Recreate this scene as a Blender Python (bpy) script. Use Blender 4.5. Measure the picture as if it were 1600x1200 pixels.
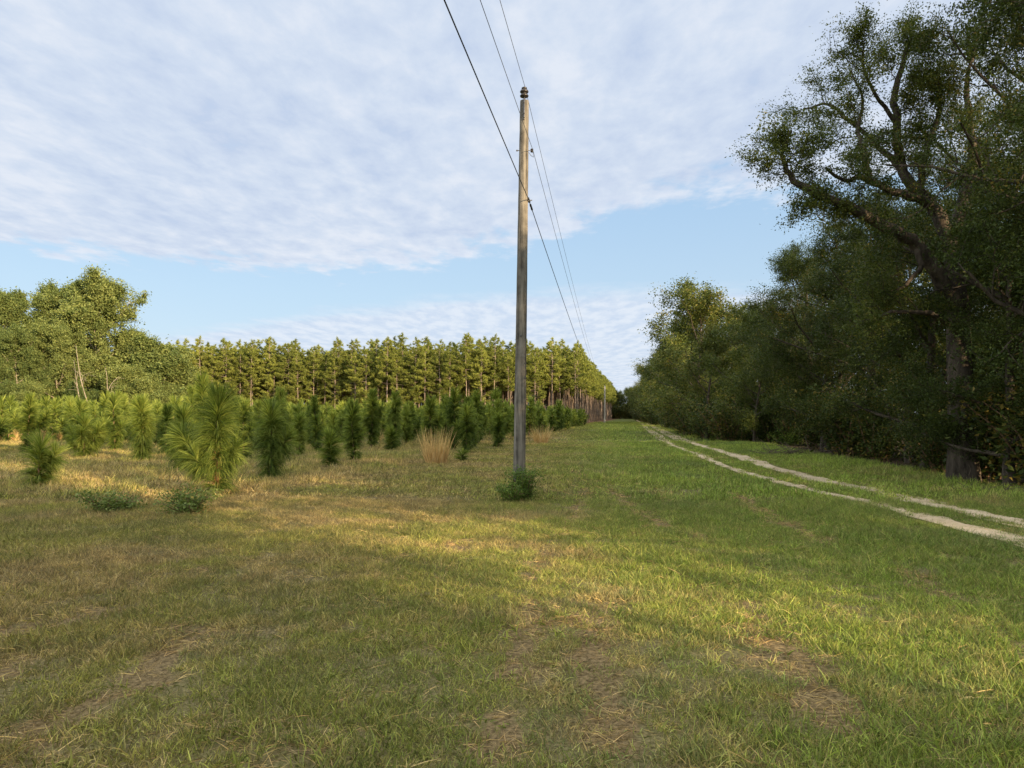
import bpy, math, random
import numpy as np
from mathutils import Vector

# ------------------------------------------------------------------ camera, sky, sun, exposure
for o in list(bpy.data.objects): bpy.data.objects.remove(o)
scene = bpy.context.scene
COL = scene.collection
F = 1130.0; PITCH = math.radians(2.48); CAMH = 1.6
def gz(x, y):
    x = np.asarray(x, float); y = np.asarray(y, float)
    fade = np.clip(1 - (np.hypot(x, y) - 60) / 60, 0, 1)
    return fade * (0.035*np.sin(x*0.55+0.8)*np.sin(y*0.37+0.4) + 0.03*np.sin(x*0.21+y*0.16) + 0.012*np.sin(x*1.7+1.1)*np.sin(y*1.3)) + 0.012*fade
cam = bpy.data.objects.new('camera', bpy.data.cameras.new('camera')); COL.objects.link(cam)
cam.data.sensor_width = 36; cam.data.lens = 36*F/1600
cam.data.clip_start = 0.05; cam.data.clip_end = 6000
cam.location = (0, 0, CAMH); cam.rotation_euler = (math.pi/2 + PITCH, 0, 0)
scene.camera = cam

SUN_EL = math.radians(13.5)
SUN_AZ = math.atan2(0.68, -0.73)            # clockwise from +Y
sdir = Vector((math.sin(SUN_AZ)*math.cos(SUN_EL), math.cos(SUN_AZ)*math.cos(SUN_EL), math.sin(SUN_EL)))
sun = bpy.data.objects.new('sun', bpy.data.lights.new('sun', 'SUN')); COL.objects.link(sun)
sun.data.energy = 5.0; sun.data.angle = math.radians(0.5); sun.data.color = (1.0, 0.76, 0.47)
sun.rotation_euler = sdir.to_track_quat('Z', 'Y').to_euler()
scene.view_settings.view_transform = 'Standard'; scene.view_settings.look = 'None'
scene.view_settings.gamma = 1.0; scene.view_settings.exposure = 1.0
try: scene.render.engine = 'CYCLES'
except Exception: pass
scene.cycles.max_bounces = 5; scene.cycles.diffuse_bounces = 3; scene.cycles.transmission_bounces = 3

class NT:
    """tiny helper for node trees"""
    def __init__(s, tree): s.t = tree; s.n = tree.nodes; s.l = tree.links
    def new(s, typ, **kw):
        n = s.n.new(typ)
        for k, v in kw.items(): setattr(n, k, v)
        return n
    def put(s, sock, v):
        if hasattr(v, 'is_output') or isinstance(v, bpy.types.NodeSocket): s.l.new(v, sock)
        elif v is not None: sock.default_value = v
    def math(s, op, a, b=None, c=None, clamp=False):
        n = s.new('ShaderNodeMath', operation=op, use_clamp=clamp)
        s.put(n.inputs[0], a)
        if b is not None: s.put(n.inputs[1], b)
        if c is not None: s.put(n.inputs[2], c)
        return n.outputs[0]
    def vmath(s, op, a, b=None):
        n = s.new('ShaderNodeVectorMath', operation=op)
        s.put(n.inputs[0], a)
        if b is not None: s.put(n.inputs[1], b)
        return n.outputs[0]
    def noise(s, vec, scale, detail=4, rough=0.55, dist=0.0):
        n = s.new('ShaderNodeTexNoise'); s.l.new(vec, n.inputs['Vector'])
        n.inputs['Scale'].default_value = scale; n.inputs['Detail'].default_value = detail
        n.inputs['Roughness'].default_value = rough; n.inputs['Distortion'].default_value = dist
        return n.outputs[0]
    def smooth(s, v, a, b, lo=0.0, hi=1.0):
        n = s.new('ShaderNodeMapRange', interpolation_type='SMOOTHSTEP')
        s.put(n.inputs['Value'], v); s.put(n.inputs['From Min'], a); s.put(n.inputs['From Max'], b)
        n.inputs['To Min'].default_value = lo; n.inputs['To Max'].default_value = hi
        return n.outputs[0]
    def mix(s, f, a, b, mode='MIX'):
        n = s.new('ShaderNodeMix', data_type='RGBA', blend_type=mode)
        s.put(n.inputs[0], f)
        s.put(n.inputs[6], a if not isinstance(a, tuple) else (*a[:3], 1)); s.put(n.inputs[7], b if not isinstance(b, tuple) else (*b[:3], 1))
        return n.outputs[2]
    def ramp(s, v, stops):
        n = s.new('ShaderNodeValToRGB'); s.put(n.inputs[0], v)
        e = n.color_ramp.elements
        while len(e) < len(stops): e.new(0.5)
        for el, (p, c) in zip(e, stops): el.position = p; el.color = (*c, 1)
        return n.outputs[0]

world = bpy.data.worlds.new('World'); scene.world = world; world.use_nodes = True
w = NT(world.node_tree); w.n.clear()
sky = w.new('ShaderNodeTexSky', sky_type='NISHITA', sun_disc=False, sun_elevation=SUN_EL, sun_rotation=SUN_AZ)
sky.air_density = 1.0; sky.dust_density = 0.6; sky.ozone_density = 2.0
tc = w.new('ShaderNodeTexCoord'); sep = w.new('ShaderNodeSeparateXYZ'); w.l.new(tc.outputs['Generated'], sep.inputs[0])
dz = w.math('MAXIMUM', sep.outputs[2], 0.0)
dzs = w.math('ADD', dz, 0.012)
U = w.math('DIVIDE', sep.outputs[0], dzs); V = w.math('DIVIDE', sep.outputs[1], dzs)
comb = w.new('ShaderNodeCombineXYZ'); w.l.new(U, comb.inputs[0]); w.l.new(V, comb.inputs[1])
uv = comb.outputs[0]
# edge of the main cloud sheet as a curve V(U) in the plane of the cloud layer
fc = w.new('ShaderNodeFloatCurve'); cu = fc.mapping.curves[0]
edge = [(-6, 3.0), (-3.4, 3.55), (-2.87, 3.95), (-2.4, 4.3), (-1.28, 4.7), (0.0, 4.1), (0.6, 3.4), (1.3, 3.05), (2.5, 2.8), (6, 2.6)]
pts = [((u+6)/12, v/8) for u, v in edge]
cu.points[0].location = pts[0]; cu.points[1].location = pts[-1]
for p in pts[1:-1]: cu.points.new(*p)
fc.mapping.update()
w.l.new(w.math('DIVIDE', w.math('ADD', U, 6.0), 12.0, clamp=True), fc.inputs['Value'])
vedge = w.math('MULTIPLY', fc.outputs[0], 8.0)
n_edge = w.math('SUBTRACT', w.noise(uv, 2.2, 6, 0.62, 0.3), 0.5)
rip0 = w.noise(w.vmath('MULTIPLY', uv, (1.7, 0.75, 1.0)), 3.2, 4, 0.6)
n_big = w.math('SUBTRACT', w.noise(uv, 0.7, 3, 0.5), 0.5)
e1 = w.math('SUBTRACT', w.math('ADD', vedge, w.math('ADD', w.math('MULTIPLY', n_edge, 1.5), w.math('MULTIPLY', w.math('SUBTRACT', rip0, 0.5), 1.3))), V)
m1 = w.smooth(e1, -0.15, 0.40)
# second, farther sheet
v2 = w.math('ADD', 4.95, w.math('MULTIPLY', w.math('POWER', w.math('MAXIMUM', w.math('SUBTRACT', 0.9, U), 0.0), 1.5), 0.27))
e2 = w.math('ADD', w.math('SUBTRACT', V, v2), w.math('MULTIPLY', n_edge, 1.1))
m2 = w.math('MULTIPLY', w.smooth(e2, 0.0, 1.0), 0.86)
# behind the camera: broken cloud
mb = w.math('MULTIPLY', w.smooth(V, 1.0, -1.5), w.smooth(n_big, 0.12, -0.05))
m1b = w.math('MULTIPLY', m1, w.math('SUBTRACT', 1.0, w.math('MULTIPLY', mb, 0.6)))
mapn = w.new('ShaderNodeMapping'); w.l.new(uv, mapn.inputs[0]); mapn.inputs['Rotation'].default_value = (0, 0, 0.08); mapn.inputs['Scale'].default_value = (1.5, 0.85, 1)
rip = w.noise(mapn.outputs[0], 4.6, 6, 0.60, 0.15)
rip2 = w.noise(w.vmath('MULTIPLY', uv, (1.3, 0.7, 1.0)), 0.9, 4, 0.6, 0.2)
tone = w.math('ADD', w.math('MULTIPLY', rip, 0.55), w.math('MULTIPLY', rip2, 0.45))
# thin places let blue through
dens1 = w.math('MULTIPLY', m1b, w.smooth(tone, 0.24, 0.42, 0.62, 1.0))
# brighter fringe at the sheet's edge
fringe = w.math('MULTIPLY', w.smooth(e1, 0.75, 0.1), w.smooth(n_edge, -0.15, 0.2))
ccol = w.ramp(tone, [(0.38, (4.5, 5.3, 6.75)), (0.50, (5.25, 5.98, 7.15)), (0.62, (6.2, 6.68, 7.5))])
ccol = w.mix(w.math('MULTIPLY', fringe, 0.65), ccol, (6.9, 7.3, 8.0))
mrow = w.new('ShaderNodeMapping'); w.l.new(uv, mrow.inputs[0]); mrow.inputs['Rotation'].default_value = (0, 0, -0.25); mrow.inputs['Scale'].default_value = (1.7, 0.62, 1)
rows = w.noise(mrow.outputs[0], 3.4, 4, 0.62)
c2 = w.ramp(rows, [(0.38, (5.1, 5.9, 7.2)), (0.60, (6.4, 6.9, 7.7))])
skyc = w.mix(1.0, sky.outputs[0], (1.0, 1.0, 1.0), 'MULTIPLY')
blue = w.ramp(dz, [(0.0, (5.7, 6.7, 7.8)), (0.16, (4.9, 6.5, 8.1)), (0.32, (3.9, 5.8, 8.1)), (1.0, (1.9, 3.4, 6.2))])
base = w.mix(0.75, skyc, blue)
c = w.mix(m2, base, c2)
c = w.mix(dens1, c, ccol)
# sky overhead and towards the low sun boosted, out of view, to fill the shade
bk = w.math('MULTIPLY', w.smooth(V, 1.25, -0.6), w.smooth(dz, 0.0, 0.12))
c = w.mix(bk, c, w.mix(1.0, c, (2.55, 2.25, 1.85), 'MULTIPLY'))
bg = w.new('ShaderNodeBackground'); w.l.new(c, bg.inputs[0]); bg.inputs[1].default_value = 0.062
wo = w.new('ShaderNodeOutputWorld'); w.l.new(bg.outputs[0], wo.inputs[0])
world.cycles.sampling_method = 'MANUAL'; world.cycles.sample_map_resolution = 512

# ------------------------------------------------------------------ pixel (of the 1600x1200 photo) to world
CP, SP = math.cos(PITCH), math.sin(PITCH)
def ray(px, py):
    a = (px-800)/F; v = (600-py)/F
    return np.array([a, CP - SP*v, SP + CP*v])
def G(px, py):
    d = ray(px, py); t = -CAMH/d[2]
    return np.array([d[0]*t, d[1]*t])
def P(px, py, D):
    d = ray(px, py); t = D/d[1]
    return np.array([d[0]*t, D, CAMH + d[2]*t])

# ------------------------------------------------------------------ mesh helpers
class MB:
    def __init__(s): s.v = []; s.q = []; s.t = []; s.n = 0
    def add(s, v, q, tint=0.5):
        v = np.asarray(v, np.float32).reshape(-1, 3); q = np.asarray(q, np.int32).reshape(-1, 4)
        s.v.append(v); s.q.append(q + s.n)
        s.t.append(np.broadcast_to(np.asarray(tint, np.float32), (len(v),)).copy()); s.n += len(v)
    def mesh(s, name, mat, smooth=False):
        v = np.concatenate(s.v); q = np.concatenate(s.q); t = np.concatenate(s.t)
        m = bpy.data.meshes.new(name)
        m.vertices.add(len(v)); m.vertices.foreach_set('co', v.ravel())
        m.loops.add(q.size); m.loops.foreach_set('vertex_index', q.ravel())
        m.polygons.add(len(q)); m.polygons.foreach_set('loop_start', np.arange(0, q.size, 4, dtype=np.int32))
        if smooth: m.polygons.foreach_set('use_smooth', np.ones(len(q), bool))
        a = m.attributes.new('tint', 'FLOAT', 'POINT'); a.data.foreach_set('value', t)
        m.materials.append(mat); m.update(calc_edges=True)
        return m
    def obj(s, name, mat, parent=None, smooth=False):
        return link(name, s.mesh(name, mat, smooth), parent)
def link(name, data, parent=None):
    o = bpy.data.objects.new(name, data); COL.objects.link(o)
    if parent: o.parent = parent
    return o
def tag(o, label=None, cat=None, group=None, kind=None):
    if label: o['label'] = label
    if cat: o['category'] = cat
    if group: o['group'] = group
    if kind: o['kind'] = kind
    return o
def thing(name, loc, label, cat, group=None, rz=0.0, s=1.0):
    o = bpy.data.objects.new(name, None); COL.objects.link(o)
    o.empty_display_size = 0.3
    o.location = loc; o.rotation_euler = (0, 0, rz); o.scale = (s, s, s) if not isinstance(s, tuple) else s
    return tag(o, label, cat, group)

def norm(a): return a/np.maximum(np.linalg.norm(a, axis=-1, keepdims=True), 1e-9)
def tube(mb, pts, rad, sides=6, tint=0.5, cap=True):
    pts = np.asarray(pts, float); rad = np.asarray(rad, float); n = len(pts)
    d = np.gradient(pts, axis=0); d = norm(d)
    up = np.array([0.0, 0, 1]) if abs(d[0, 2]) < 0.9 else np.array([1.0, 0, 0])
    a = norm(np.cross(d, up)); b = np.cross(d, a)
    th = np.arange(sides)*2*math.pi/sides
    ring = a[:, None]*np.cos(th)[None, :, None] + b[:, None]*np.sin(th)[None, :, None]
    v = (pts[:, None] + ring*rad[:, None, None]).reshape(-1, 3)
    i = np.arange(n-1)[:, None]*sides; j = np.arange(sides)[None]; j2 = (j+1) % sides
    q = np.stack([i+j, i+j2, i+sides+j2, i+sides+j], -1).reshape(-1, 4)
    if cap:
        k = (n-1)*sides; ce = len(v); v = np.vstack([v, pts[-1:] + d[-1:]*rad[-1]*0.2])
        jj = np.arange(0, sides, 2)
        q = np.vstack([q, np.stack([k+jj, k+(jj+1) % sides, k+(jj+2) % sides, np.full(len(jj), ce)], -1)])
    mb.add(v, q, tint)

def leaves(mb, rng, cen, size, aspect=0.55, up=0.35, tint=None, cup=0.0):
    """rhombic leaf quads at points cen, random orientation, normals biased up"""
    n = len(cen)
    nr = rng.normal(size=(n, 3)); nr[:, 2] = np.abs(nr[:, 2]) + up*1.5; nr = norm(nr)
    t = norm(np.cross(nr, rng.normal(size=(n, 3)))); b = np.cross(nr, t)
    L = size*rng.uniform(0.65, 1.3, n)[:, None]; W = L*aspect
    c = np.asarray(cen)
    v = np.stack([c - t*L*0.5, c + b*W*0.5 - nr*L*cup, c + t*L*0.5, c - b*W*0.5 - nr*L*cup], 1)
    if tint is None: tint = rng.uniform(0, 1, n)
    mb.add(v.reshape(-1, 3), np.arange(n*4).reshape(-1, 4), np.repeat(tint, 4))

def strands(mb, rng, root, d0, length, width, droop, seg=3, tint=None, facing=None):
    """thin tapering ribbons starting at root with direction d0, bending down"""
    n = len(root); d = norm(d0); p = np.asarray(root, float)
    length = np.broadcast_to(length, n)[:, None]; width = np.broadcast_to(width, n)[:, None]
    droop = np.broadcast_to(droop, n)[:, None]
    side = norm(np.cross(d, rng.normal(size=(n, 3))))
    rows = []
    for k in range(seg+1):
        f = 1 - (k/seg)**1.6*0.85
        rows.append(p - side*width*f*0.5); rows.append(p + side*width*f*0.5)
        p = p + d*length/seg
        d = norm(d + np.array([0, 0, -1.0])*droop/seg)
    v = np.stack(rows, 1)                      # n, 2(seg+1), 3
    m = 2*(seg+1); base = np.arange(n)[:, None]*m
    q = np.concatenate([base + np.array([2*k, 2*k+1, 2*k+3, 2*k+2])[None] for k in range(seg)], 0)
    if tint is None: tint = rng.uniform(0, 1, n)
    mb.add(v.reshape(-1, 3), q, np.repeat(tint, m))

# ------------------------------------------------------------------ materials
def mat_new(name):
    m = bpy.data.materials.new(name); m.use_nodes = True; t = NT(m.node_tree); t.n.clear()
    out = t.new('ShaderNodeOutputMaterial'); return m, t, out
def tint_attr(t):
    a = t.new('ShaderNodeAttribute', attribute_name='tint'); return a.outputs['Fac']
def foliage_mat(name, stops, transl=0.3, rough=0.5, patch=0.35, patch_scale=0.6, tcol=None, objvar=0.25, spec=0.12):
    m, t, out = mat_new(name)
    geo = t.new('ShaderNodeNewGeometry'); oi = t.new('ShaderNodeObjectInfo')
    nz = t.noise(geo.outputs['Position'], patch_scale, 3)
    v = t.math('ADD', tint_attr(t), t.math('MULTIPLY', t.math('SUBTRACT', nz, 0.5), patch*4))
    v = t.math('ADD', v, t.math('MULTIPLY', t.math('SUBTRACT', oi.outputs['Random'], 0.5), objvar), clamp=True)
    col = t.ramp(v, stops)
    p = t.new('ShaderNodeBsdfPrincipled'); t.l.new(col, p.inputs['Base Color']); p.inputs['Roughness'].default_value = rough
    p.inputs['Specular IOR Level'].default_value = spec
    tr = t.new('ShaderNodeBsdfTranslucent'); t.l.new(t.mix(1.0, col, tcol or (1.25, 1.3, 0.6), 'MULTIPLY'), tr.inputs[0])
    mx = t.new('ShaderNodeMixShader'); mx.inputs[0].default_value = transl
    t.l.new(p.outputs[0], mx.inputs[1]); t.l.new(tr.outputs[0], mx.inputs[2]); t.l.new(mx.outputs[0], out.inputs[0])
    return m
def bark_mat(name, c1, c2, scale=6, zs=0.25, bump=0.4):
    m, t, out = mat_new(name)
    tcn = t.new('ShaderNodeTexCoord'); mp = t.new('ShaderNodeMapping'); t.l.new(tcn.outputs['Object'], mp.inputs[0])
    mp.inputs['Scale'].default_value = (1, 1, zs)
    n1 = t.noise(mp.outputs[0], scale, 6, 0.65, 0.4)
    n2 = t.noise(tcn.outputs['Object'], scale*0.25, 3)
    v = t.math('ADD', t.math('MULTIPLY', n1, 0.7), t.math('MULTIPLY', n2, 0.3))
    col = t.ramp(v, [(0.36, c1), (0.62, c2)])
    p = t.new('ShaderNodeBsdfPrincipled'); t.l.new(col, p.inputs['Base Color']); p.inputs['Roughness'].default_value = 0.9
    p.inputs['Specular IOR Level'].default_value = 0.15
    bn = t.new('ShaderNodeBump'); bn.inputs['Strength'].default_value = bump; bn.inputs['Distance'].default_value = 0.03
    t.l.new(n1, bn.inputs['Height']); t.l.new(bn.outputs[0], p.inputs['Normal']); t.l.new(p.outputs[0], out.inputs[0])
    return m
def plain_mat(name, col, rough=0.5, metal=0.0, var=0.15, scale=20):
    m, t, out = mat_new(name)
    tcn = t.new('ShaderNodeTexCoord'); n = t.noise(tcn.outputs['Object'], scale, 4)
    c = t.ramp(n, [(0.35, tuple(x*(1-var) for x in col)), (0.65, tuple(x*(1+var) for x in col))])
    p = t.new('ShaderNodeBsdfPrincipled'); t.l.new(c, p.inputs['Base Color']); p.inputs['Roughness'].default_value = rough
    p.inputs['Metallic'].default_value = metal; t.l.new(p.outputs[0], out.inputs[0]); return m

def edge_x(t, Y):      # front of the right-hand wood as a function of world Y
    a = t.math('MULTIPLY', t.math('MINIMUM', Y, 55.0), 0.10)
    b = t.math('MULTIPLY', t.math('MAXIMUM', t.math('SUBTRACT', Y, 55.0), 0.0), 0.155)
    return t.math('ADD', t.math('ADD', a, b), 9.0)
def E(Y): return 9.0 + 0.10*min(Y, 55) + 0.155*max(Y-55, 0)
def border(Y): return -7.5 + 0.172*Y            # right edge of the pine field

def grass_colour(t, boost=1.13):
    """colour of the sward by place: real patches of green, yellowish, blue-green and dried-out grass"""
    geo = t.new('ShaderNodeNewGeometry'); pos = geo.outputs['Position']
    sp = t.new('ShaderNodeSeparateXYZ'); t.l.new(pos, sp.inputs[0])
    flat = t.new('ShaderNodeCombineXYZ'); t.l.new(sp.outputs[0], flat.inputs[0]); t.l.new(sp.outputs[1], flat.inputs[1])
    fp = flat.outputs[0]
    big = t.noise(fp, 0.16, 3, 0.55, 0.3); mid = t.noise(fp, 0.75, 4, 0.6, 0.2); fine = t.noise(fp, 3.2, 3, 0.6)
    off = t.vmath('ADD', fp, (31.0, 17.0, 0.0)); mid2 = t.noise(off, 0.55, 4, 0.6, 0.4)
    g = lambda c: tuple(x*boost for x in c)
    green = t.mix(t.smooth(mid, 0.4, 0.62), g((0.170, 0.170, 0.055)), g((0.245, 0.240, 0.065)))
    green = t.mix(t.smooth(mid2, 0.52, 0.66), green, g((0.185, 0.220, 0.115)))
    side = t.smooth(t.math('SUBTRACT', sp.outputs[0], t.math('MULTIPLY', sp.outputs[1], 0.10)), -4.5, 3.5)   # greener to the right
    lush = t.mix(t.smooth(big, 0.35, 0.6), g((0.128, 0.200, 0.036)), g((0.205, 0.288, 0.050)))
    green = t.mix(t.math('MULTIPLY', side, 0.80), green, lush)
    dry = t.mix(t.smooth(fine, 0.4, 0.6), g((0.270, 0.185, 0.095)), g((0.370, 0.275, 0.135)))
    dryv = t.math('ADD', t.math('ADD', t.math('MULTIPLY', mid2, 0.55), t.math('MULTIPLY', fine, 0.25)), t.math('MULTIPLY', big, 0.35))
    dryv = t.math('ADD', t.math('SUBTRACT', dryv, t.math('MULTIPLY', side, 0.10)), 0.035)
    return fp, sp, t.smooth(dryv, 0.53, 0.70), green, dry

def make_grass_mat(name, drybias=0.0):
    m, t, out = mat_new(name)
    fp, sp, dm, green, dry = grass_colour(t)
    tn = tint_attr(t); oi = t.new('ShaderNodeObjectInfo')
    f = t.math('ADD', t.math('MULTIPLY', dm, 0.75), t.math('ADD', t.math('MULTIPLY', t.smooth(tn, 0.55, 1.0), 0.55), drybias), clamp=True)
    col = t.mix(f, green, dry)
    col = t.mix(1.0, col, t.ramp(oi.outputs['Random'], [(0.0, (0.80, 0.82, 0.82)), (1.0, (1.35, 1.32, 1.25))]), 'MULTIPLY')
    h = t.math('FRACT', t.math('MULTIPLY', tn, 63.7))
    col = t.mix(1.0, col, t.ramp(h, [(0.0, (0.35, 0.37, 0.35)), (0.55, (0.92, 0.92, 0.88)), (1.0, (2.0, 1.95, 1.8))]), 'MULTIPLY')
    p = t.new('ShaderNodeBsdfPrincipled'); t.l.new(col, p.inputs['Base Color']); p.inputs['Roughness'].default_value = 0.55
    p.inputs['Specular IOR Level'].default_value = 0.25
    tr = t.new('ShaderNodeBsdfTranslucent'); t.l.new(t.mix(1.0, col, (1.2, 1.25, 0.7), 'MULTIPLY'), tr.inputs[0])
    mx = t.new('ShaderNodeMixShader'); mx.inputs[0].default_value = 0.3
    t.l.new(p.outputs[0], mx.inputs[1]); t.l.new(tr.outputs[0], mx.inputs[2]); t.l.new(mx.outputs[0], out.inputs[0])
    return m
M_grass = make_grass_mat('grass_blades'); M_dry = make_grass_mat('dry_grass_blades', 0.75)

def make_ground_mat():
    m, t, out = mat_new('turf_and_litter')
    fp, sp, dm, green, dry = grass_colour(t, 0.8)
    soil = t.mix(t.smooth(t.noise(fp, 38, 5, 0.75), 0.38, 0.62), (0.075, 0.058, 0.026), (0.260, 0.205, 0.100))
    far = t.smooth(sp.outputs[1], 9.0, 50.0, 0.30, 0.92)
    grassy = t.mix(t.math('MULTIPLY', dm, 0.8), green, dry)
    speck = t.smooth(t.noise(fp, 9.0, 5, 0.75), 0.38, 0.62)
    col = t.mix(t.math('MULTIPLY', far, t.math('ADD', 0.45, t.math('MULTIPLY', speck, 0.55))), soil, grassy)
    wa = t.new('ShaderNodeAttribute', attribute_name='worn').outputs['Fac']
    wm = t.smooth(t.math('ADD', wa, t.math('MULTIPLY', t.math('SUBTRACT', t.noise(fp, 7.0, 4, 0.7), 0.5), 0.26)), 0.03, -0.05)
    bare = t.mix(t.smooth(t.noise(fp, 30, 5, 0.75), 0.36, 0.62), (0.070, 0.046, 0.020), (0.300, 0.215, 0.105))
    col = t.mix(t.math('MULTIPLY', wm, 0.9), col, bare)
    # leaf litter in the wood to the right, pine straw beneath the plantation
    wob = t.math('MULTIPLY', t.math('SUBTRACT', t.noise(fp, 0.5, 4), 0.5), 3.0)
    w1 = t.smooth(t.math('ADD', t.math('SUBTRACT', sp.outputs[0], edge_x(t, sp.outputs[1])), wob), -0.6, 0.9)
    litter = t.mix(speck, (0.045, 0.034, 0.020), (0.120, 0.085, 0.045))
    col = t.mix(w1, col, litter)
    bx = t.math('ADD', -8.5, t.math('MULTIPLY', sp.outputs[1], 0.172))
    w2 = t.math('MULTIPLY', t.smooth(t.math('ADD', t.math('SUBTRACT', bx, sp.outputs[0]), wob), -1.0, 1.0), t.smooth(sp.outputs[1], 112, 120))
    straw = t.mix(speck, (0.16, 0.080, 0.050), (0.28, 0.160, 0.100))
    col = t.mix(w2, col, straw)
    p = t.new('ShaderNodeBsdfPrincipled'); t.l.new(col, p.inputs['Base Color']); p.inputs['Roughness'].default_value = 0.95
    p.inputs['Specular IOR Level'].default_value = 0.1
    bn = t.new('ShaderNodeBump'); bn.inputs['Strength'].default_value = 0.6; bn.inputs['Distance'].default_value = 0.05
    t.l.new(t.noise(fp, 11, 5, 0.7), bn.inputs['Height']); t.l.new(bn.outputs[0], p.inputs['Normal']); t.l.new(p.outputs[0], out.inputs[0])
    return m
M_ground = make_ground_mat()
def make_sand():
    m, t, out = mat_new('pale_sand')
    geo = t.new('ShaderNodeNewGeometry'); pos = geo.outputs['Position']
    a = t.noise(pos, 1.3, 5, 0.6); b = t.noise(pos, 22, 4, 0.7)
    v = t.math('ADD', t.math('MULTIPLY', a, 0.55), t.math('MULTIPLY', b, 0.45))
    col = t.ramp(v, [(0.37, (0.28, 0.200, 0.11)), (0.46, (0.50, 0.385, 0.23)), (0.62, (0.66, 0.53, 0.35))])
    p = t.new('ShaderNodeBsdfPrincipled'); t.l.new(col, p.inputs['Base Color']); p.inputs['Roughness'].default_value = 0.95
    bn = t.new('ShaderNodeBump'); bn.inputs['Strength'].default_value = 0.7; bn.inputs['Distance'].default_value = 0.03
    t.l.new(v, bn.inputs['Height']); t.l.new(bn.outputs[0], p.inputs['Normal']); t.l.new(p.outputs[0], out.inputs[0]); return m
M_sand = make_sand()

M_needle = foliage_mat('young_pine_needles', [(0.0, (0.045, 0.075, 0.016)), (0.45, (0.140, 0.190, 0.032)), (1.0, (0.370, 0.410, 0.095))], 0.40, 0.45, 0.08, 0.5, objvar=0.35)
M_deadneedle = foliage_mat('dead_needles', [(0.0, (0.20, 0.10, 0.035)), (1.0, (0.42, 0.24, 0.09))], 0.25, 0.7, 0.05)
M_pineneedle = foliage_mat('tall_pine_needles', [(0.0, (0.100, 0.120, 0.028)), (0.5, (0.190, 0.215, 0.045)), (1.0, (0.330, 0.345, 0.080))], 0.3, 0.5, 0.10, 0.25, objvar=0.5)
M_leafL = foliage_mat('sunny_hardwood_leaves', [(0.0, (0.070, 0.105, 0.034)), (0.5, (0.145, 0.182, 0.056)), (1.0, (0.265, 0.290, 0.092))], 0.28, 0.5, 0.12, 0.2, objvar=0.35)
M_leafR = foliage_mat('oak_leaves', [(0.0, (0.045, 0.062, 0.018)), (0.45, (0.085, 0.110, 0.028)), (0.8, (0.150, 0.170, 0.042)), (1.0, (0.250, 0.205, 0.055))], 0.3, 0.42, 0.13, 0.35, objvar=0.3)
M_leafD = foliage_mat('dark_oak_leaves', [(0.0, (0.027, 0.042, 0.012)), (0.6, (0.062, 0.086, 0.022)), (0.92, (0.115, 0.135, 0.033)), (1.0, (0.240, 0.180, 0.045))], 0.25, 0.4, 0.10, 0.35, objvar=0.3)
M_shrub = foliage_mat('shrub_leaves', [(0.0, (0.060, 0.105, 0.022)), (0.6, (0.130, 0.200, 0.040)), (1.0, (0.270, 0.340, 0.075))], 0.35, 0.45, 0.05, 0.5)
M_tan = foliage_mat('tan_grass', [(0.0, (0.40, 0.25, 0.10)), (1.0, (0.80, 0.58, 0.29))], 0.25, 0.7, 0.05)
M_barkO = bark_mat('oak_bark', (0.024, 0.019, 0.014), (0.110, 0.088, 0.066), 9, 0.25, 0.9)
M_barkP = bark_mat('pine_bark', (0.13, 0.095, 0.075), (0.34, 0.27, 0.21), 4)
M_barkW = bark_mat('pale_bark', (0.20, 0.165, 0.12), (0.42, 0.35, 0.26), 4)
M_stem = bark_mat('sapling_stem', (0.10, 0.06, 0.035), (0.26, 0.17, 0.10), 20)
M_pole = bark_mat('weathered_pole_wood', (0.040, 0.036, 0.030), (0.245, 0.220, 0.180), 16, 0.04, 0.8)
M_pole2 = bark_mat('pale_pole_wood', (0.30, 0.28, 0.24), (0.5, 0.46, 0.40), 14, 0.05, 0.3)
M_metal = plain_mat('dull_metal', (0.10, 0.10, 0.105), 0.55, 0.6)
M_porc = plain_mat('dark_glazed_porcelain', (0.030, 0.026, 0.024), 0.25)
M_wire = plain_mat('black_cable', (0.018, 0.018, 0.02), 0.5)
M_wire2 = plain_mat('grey_aluminium_wire', (0.11, 0.115, 0.125), 0.5, 0.3)
M_stick = bark_mat('dead_sticks', (0.05, 0.04, 0.03), (0.18, 0.14, 0.10), 12)

# ------------------------------------------------------------------ ground sheet, tracks
def grow_axis(a, b, step, lim0, lim1, k=1.12):
    mid = list(np.arange(a, b, step)); lo = []; hi = []
    x = a; s = step
    while x > lim0: s *= k; x -= s; lo.append(x)
    x = mid[-1]; s = step
    while x < lim1: s *= k; x += s; hi.append(x)
    return np.array(lo[::-1] + mid + hi)
def vnoise(x, y, s, seed):
    r = np.random.default_rng(seed); T = r.uniform(0, 1, (64, 64)); x = x/s + 100; y = y/s + 100
    xi = np.floor(x).astype(int); yi = np.floor(y).astype(int); fx = x-xi; fy = y-yi
    fx = fx*fx*(3-2*fx); fy = fy*fy*(3-2*fy); g = lambda a, b: T[a % 64, b % 64]
    return (g(xi, yi)*(1-fx)+g(xi+1, yi)*fx)*(1-fy) + (g(xi, yi+1)*(1-fx)+g(xi+1, yi+1)*fx)*fy
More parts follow.
